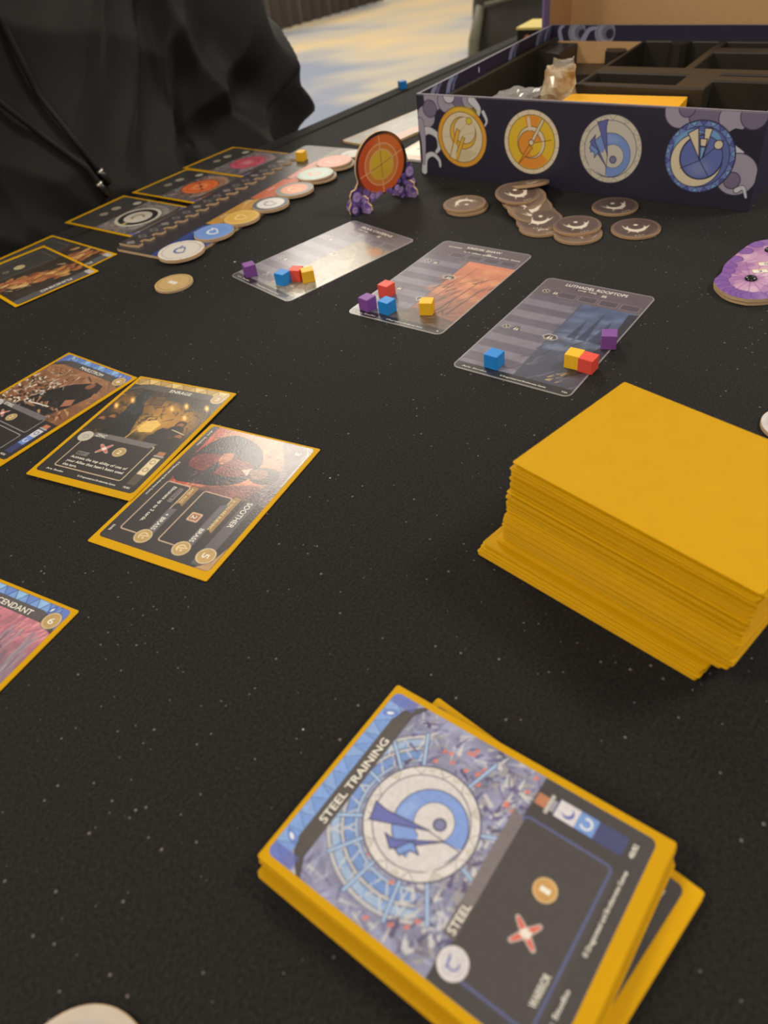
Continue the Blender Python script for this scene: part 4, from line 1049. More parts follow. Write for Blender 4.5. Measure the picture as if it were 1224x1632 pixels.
print_sheet('printed_zigzag_face', cvz, P_GLOSS, root, origin=(0, 0, 3.63), inside=[(p[0], BLN - p[1]) for p in zz])

def token(name, label, cat, x, y, z, r, h, cv, group=None, tilt=(0, 0), deg=0, edge=None, letters=()):
    root = thing(name, label, cat, (x, y, z), deg, group)
    root.rotation_euler = (tilt[0], tilt[1], math.radians(deg))
    V, F = prismVF(circle_pts(r, 56), 0, h, inset=.25); mesh('cardboard_core', V, F, edge or M_CARD, root)
    face = disc_sheet('printed_face', cv, r - .28, P_MATTE if edge is None else P_GLOSS, root, h + .02)
    for l in letters: text(face, cv, *l)
    return root

def metal_canvas(rim, inner, glyph, seed, split=None):
    cv = Cv(36, 36, 2.2, rim, seed)
    cv.tex(.1, 5); cv.circ(18, 18, 14.6, tuple(int(v * .7) for v in rim)); cv.circ(18, 18, 14.2, rim)
    if inner: cv.circ(18, 18, 11.5, inner)
    cv.ring(18, 18, 5.0, 1.8, glyph, 1, 20, 260); cv.line([(18, 14), (23, 20)], 1.4, glyph, 1, .5); cv.line([(13, 12), (16, 17)], 1.2, glyph, 1, .4)
    for k in range(16):
        a = k * math.pi / 8; cv.line([(18 + 14.6 * math.cos(a), 18 + 14.6 * math.sin(a)), (18 + 17.6 * math.cos(a), 18 + 17.6 * math.sin(a))], .3, tuple(int(v * .8) for v in rim))
    return cv
discs = [((216, 210, 200), None, (86, 98, 160), 'round off-white token with blue glyph on the board corner'),
         ((120, 154, 214), (112, 146, 208), (226, 230, 236), 'round blue token with pale crescent on the player board'),
         ((214, 176, 88), (206, 164, 74), (228, 200, 130), 'round gold token on the player board'),
         ((84, 88, 94), (214, 210, 206), (150, 150, 152), 'round dark token with white middle on the player board'),
         ((130, 132, 132), (222, 152, 118), (240, 190, 160), 'round grey token with orange middle on the player board'),
         ((186, 200, 190), (190, 204, 194), (226, 160, 132), 'round pale green token on the player board'),
         ((226, 164, 148), (222, 156, 140), (236, 190, 176), 'round pink token on the player board'),
         ((206, 202, 192), (200, 196, 188), (170, 165, 158), 'round cream token at the far end of the board')]
dpos = [(290, 403), (342, 373), (386, 350), (432, 328), (470, 305), (503, 283), (533, 263), (562, 247)]
dw = [(-120.4, 549.3), (-97.9, 577.4), (-77.4, 599.5), (-54.5, 621.2), (-34.7, 647.4), (-16.2, 675), (1.6, 701.7), (19.0, 722.0)]
for i, ((rim, inner, gl, lab), (x, y)) in enumerate(zip(discs, dw)):
    cvd = metal_canvas(rim, inner, gl, 80 + i)
    r = (17.6, 15.6, 14.5, 15.2, 16.2, 16.0, 16.0, 10.3)[i]
    zt = 1.99
    if i in (5, 6):
        token('metal_disc', 'plain dark token under the %s' % lab.replace(' on the player board', ''), 'token', x + 2.5, y - 1.5, zt, r, 1.9, metal_canvas((96, 90, 84), None, (140, 134, 126), 90 + i), 'round metal tokens on the player board', deg=20)
        zt += 1.96
    token('metal_disc', lab, 'token', x, y, zt, r, 2.6 if i < 5 else 1.9, cvd, 'round metal tokens on the player board', deg=-40 + i * 13)
cx1, cy1 = bw(25, 211)
cube('yellow', M_YLW, cx1, cy1, -30, 2.0, 'yellow wooden cube standing on the long player board', 'yellow wooden cubes')

# three cards tucked along the board + two overlapping ones, all facing the other player
def far_training(i, accent, accent2, bg, em, lab, x, y, ang):
    cv = training_canvas(1.5, accent, accent2, bg, em, 100 + i, (170, 168, 164))
    cv.rect(2, 52, 61, 86, (64, 62, 60), 1.5); cv.tex(.1, 6); coin_icon(cv, 24, 70, 4.4, (170, 164, 146)); coin_icon(cv, 38, 70, 4.0, (150, 146, 132)); coin_icon(cv, 8, 60, 4, (190, 186, 176))
    a = math.radians(ang)
    r_, f_ = sleeved(lab, x, y, ang - 90, 0.15 if i == 0 else 1.45, cv, 'sleeved cards along the player board', tilt=(0.0, 0.0) if i == 0 else (0.026, 0.0))
def em_orange(cv, cx, cy, R):
    cv.circ(cx, cy, R * 1.05, (96, 58, 40)); cv.circ(cx, cy, R, (226, 116, 62)); cv.ring(cx, cy, R * .7, R * .1, (206, 90, 50)); cv.line([(cx - R * .4, cy + R * .5), (cx + R * .3, cy - R * .5)], R * .12, (130, 60, 40)); cv.ring(cx, cy, R * .35, R * .12, (240, 160, 100))
def em_black(cv, cx, cy, R):
    cv.circ(cx, cy, R * 1.2, (206, 200, 186)); cv.circ(cx, cy, R * 1.02, (46, 40, 38)); cv.circ(cx, cy, R * .74, (208, 200, 188)); cv.ring(cx, cy, R * .3, R * .12, (150, 130, 100), 1, 20, 250); cv.circ(cx + R * .9, cy, R * .14, (196, 170, 100))
def em_pink(cv, cx, cy, R):
    cv.circ(cx, cy, R * 1.05, (150, 60, 76)); cv.circ(cx, cy, R, (208, 96, 112)); cv.ring(cx, cy, R * .68, R * .1, (176, 70, 90)); cv.ell(cx, cy, R * .3, R * .3, (224, 160, 166), 0, .8, R * .3)
far_training(0, (120, 112, 96), (160, 150, 128), [(110, 106, 100), (150, 146, 138), (84, 80, 76), (170, 166, 158)], em_black, 'sleeved card beside the player board with black ringed white wheel', -178.8, 655.6, 319.2)
far_training(1, (176, 104, 60), (206, 150, 96), [(96, 90, 86), (196, 124, 76), (150, 112, 84), (80, 76, 74)], em_orange, 'sleeved card beside the player board with bright orange wheel', -129.4, 706.6, 316.0)
far_training(2, (150, 110, 112), (180, 150, 148), [(110, 106, 106), (170, 120, 120), (132, 126, 124), (90, 86, 86)], em_pink, 'sleeved card beside the player board with pinkish red wheel', -88.3, 757.4, 314.9)

def funding_canvas(seed):
    cv = Cv(FW, FH, 1.8, (62, 58, 54), seed)
    cv.rect(0, 10, FW, 56, (62, 54, 48)); cv.tex(.2, 6)
    for k in range(110):
        x = cv.rng.normal(31, 14); y = 32 + (x - 31) * .25 + cv.rng.normal(0, 5)
        cv.ell(x, y, 4.2, 2.2, [(166, 100, 62), (196, 138, 76), (206, 160, 96), (140, 84, 58), (190, 118, 76)][k % 5], cv.rng.uniform(-.6, .6), .9); cv.ell(x + .8, y + 1.6, 3.2, .8, (90, 54, 40), 0, .5)
    cv.strokes(12, 4, 24, 58, 42, [(214, 184, 120), (222, 196, 140)], 11, 2, .3, .4, .8)
    cv.rect(0, 0, FW, 9, (92, 90, 92)); cv.rect(0, 54, FW, FH, (66, 64, 62)); cv.frame(5, 55, 57, 82, .6, (110, 106, 100), 1.4); coin_icon(cv, 31, 66, 4.6, (190, 176, 130)); coin_icon(cv, 42, 67, 2.4, (96, 92, 88)); cv.rect(0, 0, 5, 9, (190, 186, 180), 1)
    cv.tex(.05, 30)
    return cv
for i, (x, y, dg, z_, lab) in enumerate(((-229.0, 579.0, 226.2, 0.12, 'yellow sleeved card half hidden beneath its twin beside the table edge'), (-236.1, 555.2, 219.9, 0.78, 'yellow sleeved card on top of its twin, orange coin heap picture'))):
    cv = funding_canvas(110 + i)
    r_, f_ = sleeved(lab, x, y, dg, z_, cv, 'two overlapping coin heap cards')
    text(f_, cv, 'FUNDING', 17, 42, 7.0, 3.6)

# single coin
cv1 = Cv(28, 28, 2.4, (190, 160, 108), 120); cv1.tex(.12, 5); cv1.circ(14, 14, 11.6, (160, 132, 84)); cv1.circ(14, 14, 11.0, (196, 166, 112)); cv1.tex(.06, 8)
token('coin_token', 'small gold cardboard coin marked one, alone near the player board', 'coin', -121.0, 499.4, 0.05, 13.4, 2.0, cv1, deg=230, letters=[('1', 12.6, 16.2, 18.2, 8.0)])

# brown coins by the box
def brown_canvas(seed, base=(104, 82, 72)):
    cv = Cv(33, 33, 2.2, base, seed); cv.tex(.14, 5); cv.ring(16.5, 16.5, 14.6, .5, (150, 124, 102))
    g = (214, 200, 184)
    cv.cres(16.5, 17.5, 6.5, 16.8, 14.8, 5.2, g); cv.line([(10, 18), (8, 12)], 1.6, g, 1, .3); cv.line([(23, 18), (26, 14)], 1.6, g, 1, .3); cv.line([(16.5, 22), (16, 27)], 1.5, g, 1, .3); cv.circ(17, 12.5, 1.5, g); cv.line([(12.5, 21), (10, 24.5)], 1.3, g, 1, .3)
    for k in range(3): cv.circ(14 + k * 2.4, 29.5, .55, (196, 178, 156))
    return cv
M_COINEDGE = mat('tan_coin_edge', (176, 142, 106), 0.8, noise_amt=.15, noise_scale=900)
bc = [brown_canvas(130 + k_, c) for k_, c in enumerate(((86, 67, 60), (108, 87, 72), (78, 62, 57)))]
_coin_proto = {}
def brown(x, y, z, label, group='brown coins beside the box', tilt=(0, 0), deg=0, k=0, r=16.0):
    root = thing('coin_token', label, 'coin', (x, y, z), deg, group)
    root.rotation_euler = (tilt[0], tilt[1], math.radians(deg))
    if k not in _coin_proto:
        V, F = prismVF(circle_pts(r, 56), 0, 2.0, inset=.25); a_ = mesh('cardboard_core', V, F, M_COINEDGE, root)
        b_ = disc_sheet('printed_face', bc[k], r - .28, P_MATTE, root, 2.02)
        _coin_proto[k] = (a_, b_)
    else:
        for p in _coin_proto[k]:
            c = p.copy(); link(c, root)
    return root
brown(95.6, 559.4, 0.05, 'brown cardboard coin under its double, beside the standing disc', deg=20, k=1)
brown(94.2, 561.0, 2.12, 'brown cardboard coin stacked on its double, beside the standing disc', deg=200, k=1)
brown(195.3, 519.5, 0.05, 'brown cardboard coin lying flat under the blue wheel emblem of the box', 'loose brown coins', deg=15, k=2)
brown(195.3, 477.5, 0.05, 'brown cardboard coin lying flat farther from the box than its neighbour', 'loose brown coins', deg=-10, k=0)
brown(157.5, 482.5, 0.05, 'brown cardboard coin at the bottom of the pair ending the coin cascade', 'pair of coins ending the cascade', deg=40, k=1)
brown(159.4, 491.5, 2.12, 'brown cardboard coin atop the pair ending the coin cascade', 'pair of coins ending the cascade', deg=5, k=0)
# cascade: each coin leans on the next
cas = [(138.4, 503.0, 0.1, 0, 1), (138.6, 512.0, 1.4, 5, 0), (138.0, 524.0, 2.2, 8, 1), (136.5, 531.0, 3.6, 9, 1), (136.0, 538.0, 4.6, 9, 1), (135.5, 544.5, 5.7, 10, 1), (131.5, 549.5, 8.4, 8, 0)]
for i, (x, y, z_, tl, k_) in enumerate(cas):
    top = i == len(cas) - 1
    brown(x, y, z_, 'brown cardboard coin leaning on top of the slid coin cascade' if top else 'brown cardboard coin within the slid coin cascade', 'coins of the slid cascade', tilt=(math.radians(tl), 0), deg=[10, -20, 35, 0, 15, -30, 20][i], k=k_)
brown(143.5, 566.0, 8.2, 'brown cardboard coin tipped away behind the coin cascade against the box', 'coins of the slid cascade', tilt=(math.radians(-13), 0), deg=0, k=1)

# ======================================================================= standing disc
SA = math.degrees(math.atan2(22, 42))
root = thing('first_player_marker', 'standing orange sun disc marker with purple smoke feet', 'marker', (16.0 + 23 * .886, 582.1 + 23 * .464, 0.05), SA)
out = []
for k_ in range(0, 49):
    a = math.radians(-52 + 284 * k_ / 48)
    out.append((23 * math.cos(a), 30.5 + 23 * math.sin(a)))
smoke_l = [(-22.5, 22), (-25.5, 18.5), (-28.5, 18), (-30.5, 14.5), (-30, 10), (-32.5, 6), (-32, 1.5), (-29, 0.0), (-17, 0.0), (-13, 2.5), (-12.5, 6), (-8, 6.5), (-4, 9.0)]
smoke_r = [(4, 9.0), (7, 6.6), (12, 7.0), (14, 3.2), (17, 0.0), (27, 0.0), (30, 3), (30.5, 9), (28, 14), (28.5, 19), (27, 24.5), (23.5, 26.5), (21.5, 24.5)]
out = [p for p in out if p[1] > 22.5] + smoke_l + smoke_r
cvm = Cv(68, 56, 2.4, (36, 30, 40), 150)
ox, oy = 34, 55.0     # canvas x of the middle, canvas y of the table
U = lambda x, z_: (ox + x, oy - z_)
c0 = U(0, 30.5)
cvm.circ(*c0, 23.4, (28, 20, 22)); cvm.circ(*c0, 20.7, (206, 94, 40)); cvm.ell(*U(-12, 28), 10, 20, (196, 70, 36), 0, .6, 8); cvm.ell(*U(8, 44), 12, 8, (216, 120, 52), 0, .6, 5)
cvm.ring(*c0, 14.6, 1.1, (222, 160, 116)); cvm.circ(*c0, 14, (208, 124, 52)); cvm.ring(*c0, 10.4, 1.0, (224, 176, 120)); cvm.circ(*c0, 9.8, (212, 176, 48)); cvm.ell(*U(0, 24), 9, 4, (206, 166, 44), 0, .8, 3)
for a in (1.57, .3, 3.4, 4.7): cvm.line([(c0[0], c0[1]), (c0[0] + 20 * math.cos(a), c0[1] - 20 * math.sin(a))], .9, (224, 170, 120), .9)
for a in (1.57, .3, 3.4, 4.7): cvm.line([(c0[0], c0[1]), (c0[0] + 9.5 * math.cos(a), c0[1] - 9.5 * math.sin(a))], .6, (150, 104, 34), .9)
for k_ in range(120):
    s_ = -1 if k_ % 2 else 1; x = s_ * cvm.rng.uniform(3, 31); ax_ = abs(x)
    zmax = 10 + max(0, ax_ - 8) * (.55 if s_ < 0 else .9)
    zz_ = cvm.rng.uniform(0, min(zmax, 19 if s_ < 0 else 26))
    cvm.ell(*U(x, zz_), cvm.rng.uniform(1.6, 3.2), cvm.rng.uniform(1.2, 2.2), [(110, 84, 160), (134, 108, 178), (86, 62, 138), (160, 136, 192), (98, 74, 150)][k_ % 5], cvm.rng.uniform(0, 3), .9)
for x, z_, r_ in ((-25, 13, 4.2), (-19, 5, 3.4), (25, 19, 4.2), (23, 7, 3.6), (-28, 4, 3), (12, 10, 2.6), (-11, 10, 2.6), (28, 11, 2.6)): cvm.circ(*U(x, z_), r_, (150, 124, 188)); cvm.ring(*U(x, z_), r_, .5, (66, 44, 106), .9); cvm.ring(*U(x, z_), r_ * .55, .8, (196, 168, 206), .9, 40, 320)
outw = out
V2, F2 = prismVF(outw, -1.0, 1.0)
V2 = [(x, -z_, y) for x, y, z_ in V2]      # stand upright: outline y -> z, face towards -y
mesh('disc_core', V2, F2, M_CARD, root)
ps = print_sheet('printed_face', cvm, P_MATTE, root, axes='xz', origin=(0, -1.04, oy - cvm.h / 2), inside=[(p[0] + ox, oy - p[1]) for p in out])
# two smoke-shaped cross feet
foot = [(-14, 0), (7, 0), (9, 2.5), (8.6, 6), (6, 8), (6.4, 11), (3, 13), (-2, 12), (-6, 10), (-12, 8), (-15, 4)]
cvf = Cv(30, 17, 2.2, (128, 98, 172), 151)
for k_ in range(40): cvf.ell(cvf.rng.uniform(0, 30), cvf.rng.uniform(0, 17), 3.5, 2.2, [(150, 120, 188), (104, 76, 152), (176, 150, 202), (120, 90, 166)][k_ % 4], cvf.rng.uniform(0, 3), .8)
for x, y in ((8, 10), (20, 11), (16, 5)): cvf.ring(x, y, 3.0, .8, (200, 178, 216), .9, 40, 300)
for fx in (-20.5, 22.5):
    V3, F3 = prismVF(foot, -1.0, 1.0)
    a = math.radians(-66)
    f_ = mesh('smoke_foot', [(x, -z_, y) for x, y, z_ in V3], F3, M_CARD, root); f_.location = (fx * MM, 0, 0); f_.rotation_euler = (0, 0, a)
    print_sheet('printed_face', cvf, P_MATTE, f_, axes='xz', origin=(0, -1.04, 8.5), inside=[(p[0] + 15, 17 - p[1]) for p in foot])

# ======================================================================= purple dial at the right
dial = [(258, 427), (248.2, 424.9), (232.2, 412.3), (221.4, 402.2), (215.7, 393.4), (208.4, 386.3), (206.5, 380), (206.8, 371.0), (209, 365), (212.4, 361.2), (216, 358.4), (225.7, 356.5), (240, 358), (254, 364), (266, 374), (275, 388), (279, 402), (276, 416), (268, 425)]
ctr = np.array([243.0, 392.0])
def smooth_outline(P, k=4):
    P = [np.array(p, float) for p in P]; n = len(P); out_ = []
    for i in range(n):
        a, b_, c, d_ = P[i - 1], P[i], P[(i + 1) % n], P[(i + 2) % n]
        for j in range(k):
            t = j / k
            out_.append(tuple(0.5 * (2 * b_ + (c - a) * t + (2 * a - 5 * b_ + 4 * c - d_) * t * t + (3 * b_ - a - 3 * c + d_) * t ** 3)))
    return out_
dl = [(p[0] - ctr[0], p[1] - ctr[1]) for p in dial][::-1]
dl = smooth_outline(dl)
area = sum(dl[i - 1][0] * dl[i][1] - dl[i][0] * dl[i - 1][1] for i in range(len(dl)))
if area < 0: dl = dl[::-1]
root = thing('score_dial', 'purple smoke-patterned cardboard dial with rivet and number windows', 'dial', (ctr[0], ctr[1], 0.05), 0)
V, F = prismVF([(p[0] * .985, p[1] * .985) for p in dl], 0, 1.9); mesh('lower_layer', V, F, M_CARD, root)
V, F = prismVF(dl, 2.1, 4.0); up_ = mesh('upper_layer', V, F, M_CARD, root)
cvd = Cv(84, 84, 1.8, (186, 140, 178), 160)
for k_ in range(130): cvd.ell(cvd.rng.uniform(0, 84), cvd.rng.uniform(0, 84), cvd.rng.uniform(3, 9), cvd.rng.uniform(2, 5), [(196, 154, 186), (166, 116, 166), (206, 172, 196), (150, 100, 160)][k_ % 4], cvd.rng.uniform(0, 3), .7)
for p in dl[::3]:
    x, y = 42 + p[0] * .9, 42 - p[1] * .9; cvd.circ(x, y, 4.5, (118, 78, 160), .8); cvd.ring(x, y, 4.5, .5, (80, 46, 116), .9)
P0 = (42 + 227.2 - ctr[0], 42 - (380.8 - ctr[1]))
for a in range(0, 360, 24): cvd.line([P0, (P0[0] + 22 * math.cos(math.radians(a)), P0[1] + 22 * math.sin(math.radians(a)))], .4, (108, 64, 130), .7)
cvd.line([(6, 38), (40, 30)], .4, (130, 84, 140)); cvd.line([(6, 40), (40, 34)], .4, (130, 84, 140))
pf = print_sheet('printed_face', cvd, P_GLOSS, up_, origin=(0, 0, 4.03), inside=[(p[0] + 42, 42 - p[1]) for p in dl])
M_BLK = mat('glossy_black_plastic', (16, 15, 15), 0.25)
def riv(x, y, r=3.4):
    V, F = [], []
    prof_ = [(r, 0), (r, .5), (r * .8, 1.3), (r * .4, 1.7), (0.01, 1.8)]
    for rr, zz2 in prof_:
        for k3 in range(20): V.append((rr * math.cos(k3 * math.pi / 10), rr * math.sin(k3 * math.pi / 10), zz2))
    for i in range(len(prof_) - 1):
        for k3 in range(20): F.append((i * 20 + k3, i * 20 + (k3 + 1) % 20, (i + 1) * 20 + (k3 + 1) % 20, (i + 1) * 20 + k3))
    mesh('rivet', V, F, M_BLK, root, True, loc=(x - ctr[0], y - ctr[1], 4.05))
riv(227.2, 380.8); riv(254.0, 412.0)
for (x, y, tx) in ((236.1, 388.5, '3'), (243.4, 396.2, '0')):
    wn = box('number_window', (-4.2, -2.4, 0, 4.2, 2.4, .12), M_CARD, root, loc=(x - ctr[0], y - ctr[1], 4.04)); wn.rotation_euler = (0, 0, math.radians(-12))
    wi = box('number_inlay', (-3.9, -2.4, .0, 3.9, 1.4, .16), M_INK if tx == '3' else M_INK, wn)
    g = Cv(8, 6, 1, (0, 0, 0)); text(wi, g, tx, 3.0, 5.0, 4.6, 2.6, mat('violet_ink', (110, 70, 140), .5) if 'violet_ink' not in bpy.data.materials else bpy.data.materials['violet_ink'], z=.2)

# two pale tokens at the frame's margin
cvw = Cv(38, 38, 1.6, (186, 172, 156), 170); cvw.circ(19, 19, 15, (176, 166, 158)); cvw.ring(19, 19, 12, 1, (176, 168, 160)); cvw.tex(.04, 6)
token('metal_disc', 'round cream token alone on the cloth beside the small card pile', 'token', -92.8, 45.2, 0.05, 18.4, 2.2, cvw)
cvw2 = Cv(30, 30, 1.6, (196, 190, 190), 171); cvw2.circ(15, 15, 11, (180, 174, 176)); cvw2.tex(.08, 6)
token('coin_token', 'pale grey round token lying behind the tall yellow deck', 'token', 184.5, 249.5, 0.05, 13.2, 2.0, cvw2)

# ======================================================================= game box
GA = -40.47
ga = math.radians(GA)
GX, GY = 73.5, 650.4
BW_, BD_, BH_ = 262.4, 245.0, 61.0
M_NAVY = mat('navy_box_wrap', (44, 40, 66), 0.5, noise_amt=.06, noise_scale=60)
M_BROWN = mat('bare_brown_cardboard', (206, 164, 112), 0.85, noise_amt=.08, noise_scale=300)
root = thing('game_box', 'open navy game box base printed with four round metal emblems', 'box', (GX, GY, 0.1), GA)
th_ = 2.2
cvx = Cv(BW_, BH_, 2.6, (40, 37, 54), 180)
cvx.tex(.05, 8)
def smoke(cv_, pts, w0, w1, c=(186, 178, 200), line=(70, 62, 90)):
    cv_.brush(pts, w0 + 1.0, w1 + .5, line); cv_.brush(pts, w0, w1, c)
LAV, LAV2, PALE = (162, 155, 172), (118, 110, 134), (204, 206, 212)
# corner clouds and tendrils
for x, y, r, c in ((16, 2, 9, LAV), (28, 4, 8, LAV), (8, 16, 8, LAV), (40, 0, 8, LAV2), (12, 10, 6, LAV2), (30, 0, 5, PALE), (48, 2, 6, LAV)):
    cvx.circ(x, y, r + .6, (66, 58, 88)); cvx.circ(x, y, r, c)
smoke(cvx, [(4, 28), (10, 26), (18, 30), (19, 38), (16, 42)], 6, 2.2, PALE); smoke(cvx, [(3, 58), (5, 48), (12, 44), (18, 48), (19, 53)], 5, 1.6, PALE); smoke(cvx, [(2, 20), (4, 34), (3, 52)], 6, 2, LAV); smoke(cvx, [(50, 2), (56, 8), (55, 14)], 6, 1.5, PALE); smoke(cvx, [(60, 10), (63, 16), (61, 20)], 2.5, .8, PALE)
for x, y, r, c in ((208, 2, 10, LAV), (226, 3, 12, LAV2), (242, 4, 9, LAV), (232, 16, 7, LAV), (247, 24, 5, PALE), (250, 38, 13, LAV), (248, 42, 5, LAV2), (212, 0, 5, LAV2), (254, 2, 8, LAV2)):
    cvx.circ(x, y, r + .6, (66, 58, 88)); cvx.circ(x, y, r, c)
cvx.poly([(238, 14), (244, 10), (262, 12), (262, 30), (256, 26), (244, 19)], (36, 33, 48))
smoke(cvx, [(252, 48), (256, 46), (259, 52)], 3, 1, PALE)
em_gold(cvx, 40.6, BH_ - 31.6, 22.6); em_compass(cvx, 100.8, BH_ - 32.2, 23.0); em_steel(cvx, 162.3, BH_ - 32, 23.2, (206, 198, 178), (200, 194, 182)); em_iron(cvx, 224.6, BH_ - 31.8, 23.2)
cvx.line([(0, 0.3), (BW_, 0.3)], .8, (150, 142, 150), .7)
front = box('front_panel', (0, 0.3, 0, BW_, th_, BH_), M_NAVY, root, bevel=.3)
print_sheet('printed_front', cvx, P_BOX, front, axes='xz', origin=(BW_ / 2, 0.26, BH_ / 2))
left = box('side_panel', (0, th_, 0, th_, BD_ - th_, BH_), M_NAVY, root, bevel=.3)
right = box('side_panel', (BW_ - th_, th_, 0, BW_, BD_ - th_, BH_), M_NAVY, root, bevel=.3)
back = box('rear_panel', (0, BD_ - th_, 0, BW_, BD_, BH_), M_NAVY, root, bevel=.3)
box('box_floor', (th_, th_, 0.3, BW_ - th_, BD_ - th_, 1.5), M_BROWN, root)
M_RIM = mat('worn_rim', (128, 122, 134), .6, noise_amt=.35, noise_scale=120)
for b_ in ((0, .3, BH_, BW_, th_, BH_ + .25), (0, th_ + .02, BH_, th_, BD_, BH_ + .25), (BW_ - th_, th_ + .02, BH_, BW_, BD_, BH_ + .25), (th_ + .02, BD_ - th_, BH_, BW_ - th_ - .02, BD_, BH_ + .25)): box('rim', b_, M_RIM, root)
# wrap turned over the inner walls, with smoke print
cvr = Cv(BW_ - 8, 13, 1.8, (42, 38, 60), 181); cvr.tex(.05, 8)
for x, r_ in ((24, 9), (52, 10)): cvr.circ(x, 6, r_, (150, 148, 164)); cvr.circ(x + 3, 6, r_ * .62, (112, 110, 130)); cvr.circ(x + 5, 7, r_ * .4, (44, 40, 60)); cvr.ring(x, 6, r_ * .8, .5, (90, 88, 106))
smoke(cvr, [(30, 13), (36, 4), (44, 2)], 5, 2, (150, 152, 178)); smoke(cvr, [(8, 13), (6, 4), (10, 0)], 4, 2, (150, 152, 178))
print_sheet('printed_lip', cvr, P_BOX, back, axes='xz', origin=(BW_ / 2, BD_ - th_ - .15, BH_ - 6.5))
box('bare_lining', (th_, BD_ - th_ - .9, 2, BW_ - th_, BD_ - th_ - .02, BH_ - 13), M_BROWN, root)
cvl = Cv(BD_ - 8, 10, 1.6, (40, 36, 56), 182); cvl.tex(.05, 8)
for x in (14, 40, 150, 205, 222): cvl.brush([(x, 10), (x + 3, 4), (x + 9, 0)], 6, 4, (132, 140, 176)); cvl.brush([(x + 8, 10), (x + 11, 4), (x + 17, 0)], 4, 2, (104, 104, 146))
cvl.rect(92, 3, 93.5, 7, (206, 206, 214))
pl_ = print_sheet('printed_lip', cvl, P_BOX, left, axes='xz', origin=(th_ + .15, BD_ / 2, BH_ - 5)); pl_.rotation_euler = (0, 0, math.radians(90))

# tray
M_TRAY = mat('black_vacuum_tray', (50, 45, 38), 0.36, spec=.5, noise_amt=.15, noise_scale=80)
xs = [3.6, 9, 30, 95, 98, 163, 170, 172.5, 190, 196, 215, 258.6]
ys = [3.6, 8, 14, 90, 97, 127, 147, 165, 200, 216, 237, 241]
def hgt(x, y):
    if x < 9: return 52
    if x > 196 and 14 < y < 113: return 12
    if 98 < x < 163 and 147 < y < 237: return 14
    if x > 170 and 147 < y < 200: return 16
    if x > 170 and 216 < y < 237: return 16
    if x < 95 and y > 200: return 30 if x > 30 else 47
    if x < 95: return 10
    if 98 < x < 172 and 97 < y < 127: return 24
    if 95 < x < 196 and 8 < y < 90: return 30
    if x > 196 and 127 < y < 140: return 30
    return 50
ys = sorted(set(ys + [113, 133]))
def hcell(i, j): return hgt((xs[i] + xs[i + 1]) / 2, (ys[j] + ys[j + 1]) / 2)
bm = bmesh.new()
nx_, ny_ = len(xs) - 1, len(ys) - 1
def q(*pts): bm.faces.new([bm.verts.new([c * MM for c in p]) for p in pts])
H = [[hcell(i, j) for j in range(ny_)] for i in range(nx_)]
for i in range(nx_):
    for j in range(ny_):
        h_ = H[i][j]
        q((xs[i], ys[j], h_), (xs[i + 1], ys[j], h_), (xs[i + 1], ys[j + 1], h_), (xs[i], ys[j + 1], h_))
        hr = H[i + 1][j] if i + 1 < nx_ else 3
        hu = H[i][j + 1] if j + 1 < ny_ else 3
        if hr != h_: q((xs[i + 1], ys[j], h_), (xs[i + 1], ys[j], hr), (xs[i + 1], ys[j + 1], hr), (xs[i + 1], ys[j + 1], h_))
        if hu != h_: q((xs[i], ys[j + 1], h_), (xs[i + 1], ys[j + 1], h_), (xs[i + 1], ys[j + 1], hu), (xs[i], ys[j + 1], hu))
        if i == 0: q((xs[0], ys[j], 3), (xs[0], ys[j], h_), (xs[0], ys[j + 1], h_), (xs[0], ys[j + 1], 3))
        if j == 0: q((xs[i], ys[0], h_), (xs[i], ys[0], 3), (xs[i + 1], ys[0], 3), (xs[i + 1], ys[0], h_))
bmesh.ops.remove_doubles(bm, verts=bm.verts, dist=1e-6); bmesh.ops.recalc_face_normals(bm, faces=bm.faces)
me = bpy.data.meshes.new('tray'); bm.to_mesh(me); bm.free(); me.materials.append(M_TRAY)
tray = thing('storage_tray', 'black moulded plastic storage tray fitted inside the navy box', 'tray', (GX, GY, 0.1), GA)
o = bpy.data.objects.new('moulded_shell', me); link(o, tray)
bv = o.modifiers.new('bevel', 'BEVEL'); bv.width = 1.1 * MM; bv.segments = 2; bv.limit_method = 'ANGLE'; bv.angle_limit = math.radians(40)
# half-round rib in the rear well
V, F = prismVF([(122, 236.9), (124, 228), (128, 224), (134, 224), (138, 228), (140, 236.9)], 14, 49.9); mesh('finger_rib', V, F, M_TRAY, tray)
V, F = prismVF([(62, 236), (80, 236), (86, 226), (80, 218), (66, 222)], 30, 44); mesh('corner_post', V, F, M_TRAY, tray)

def gb(x, y, z=0):
    return (GX + x * math.cos(ga) - y * math.sin(ga), GY + x * math.sin(ga) + y * math.cos(ga), z)
# yellow divider card with a slot, lying in the front bay
root = thing('divider_card', 'bright yellow card with a square notch lying in the front tray bay', 'card', gb(96.5, 20, 31.4), GA)
pts = [(0, -10), (93, -10), (86, 60), (4, 66)]
V, F = prismVF([(2, -8), (45, -8), (45, 36), (53, 36), (53, -8), (96, -8), (90, 66), (0, 60)], 0, 14.0); mesh('yellow_body', V, F, mat('bright_yellow_card', (236, 172, 34), .5), root, bevel=.4)
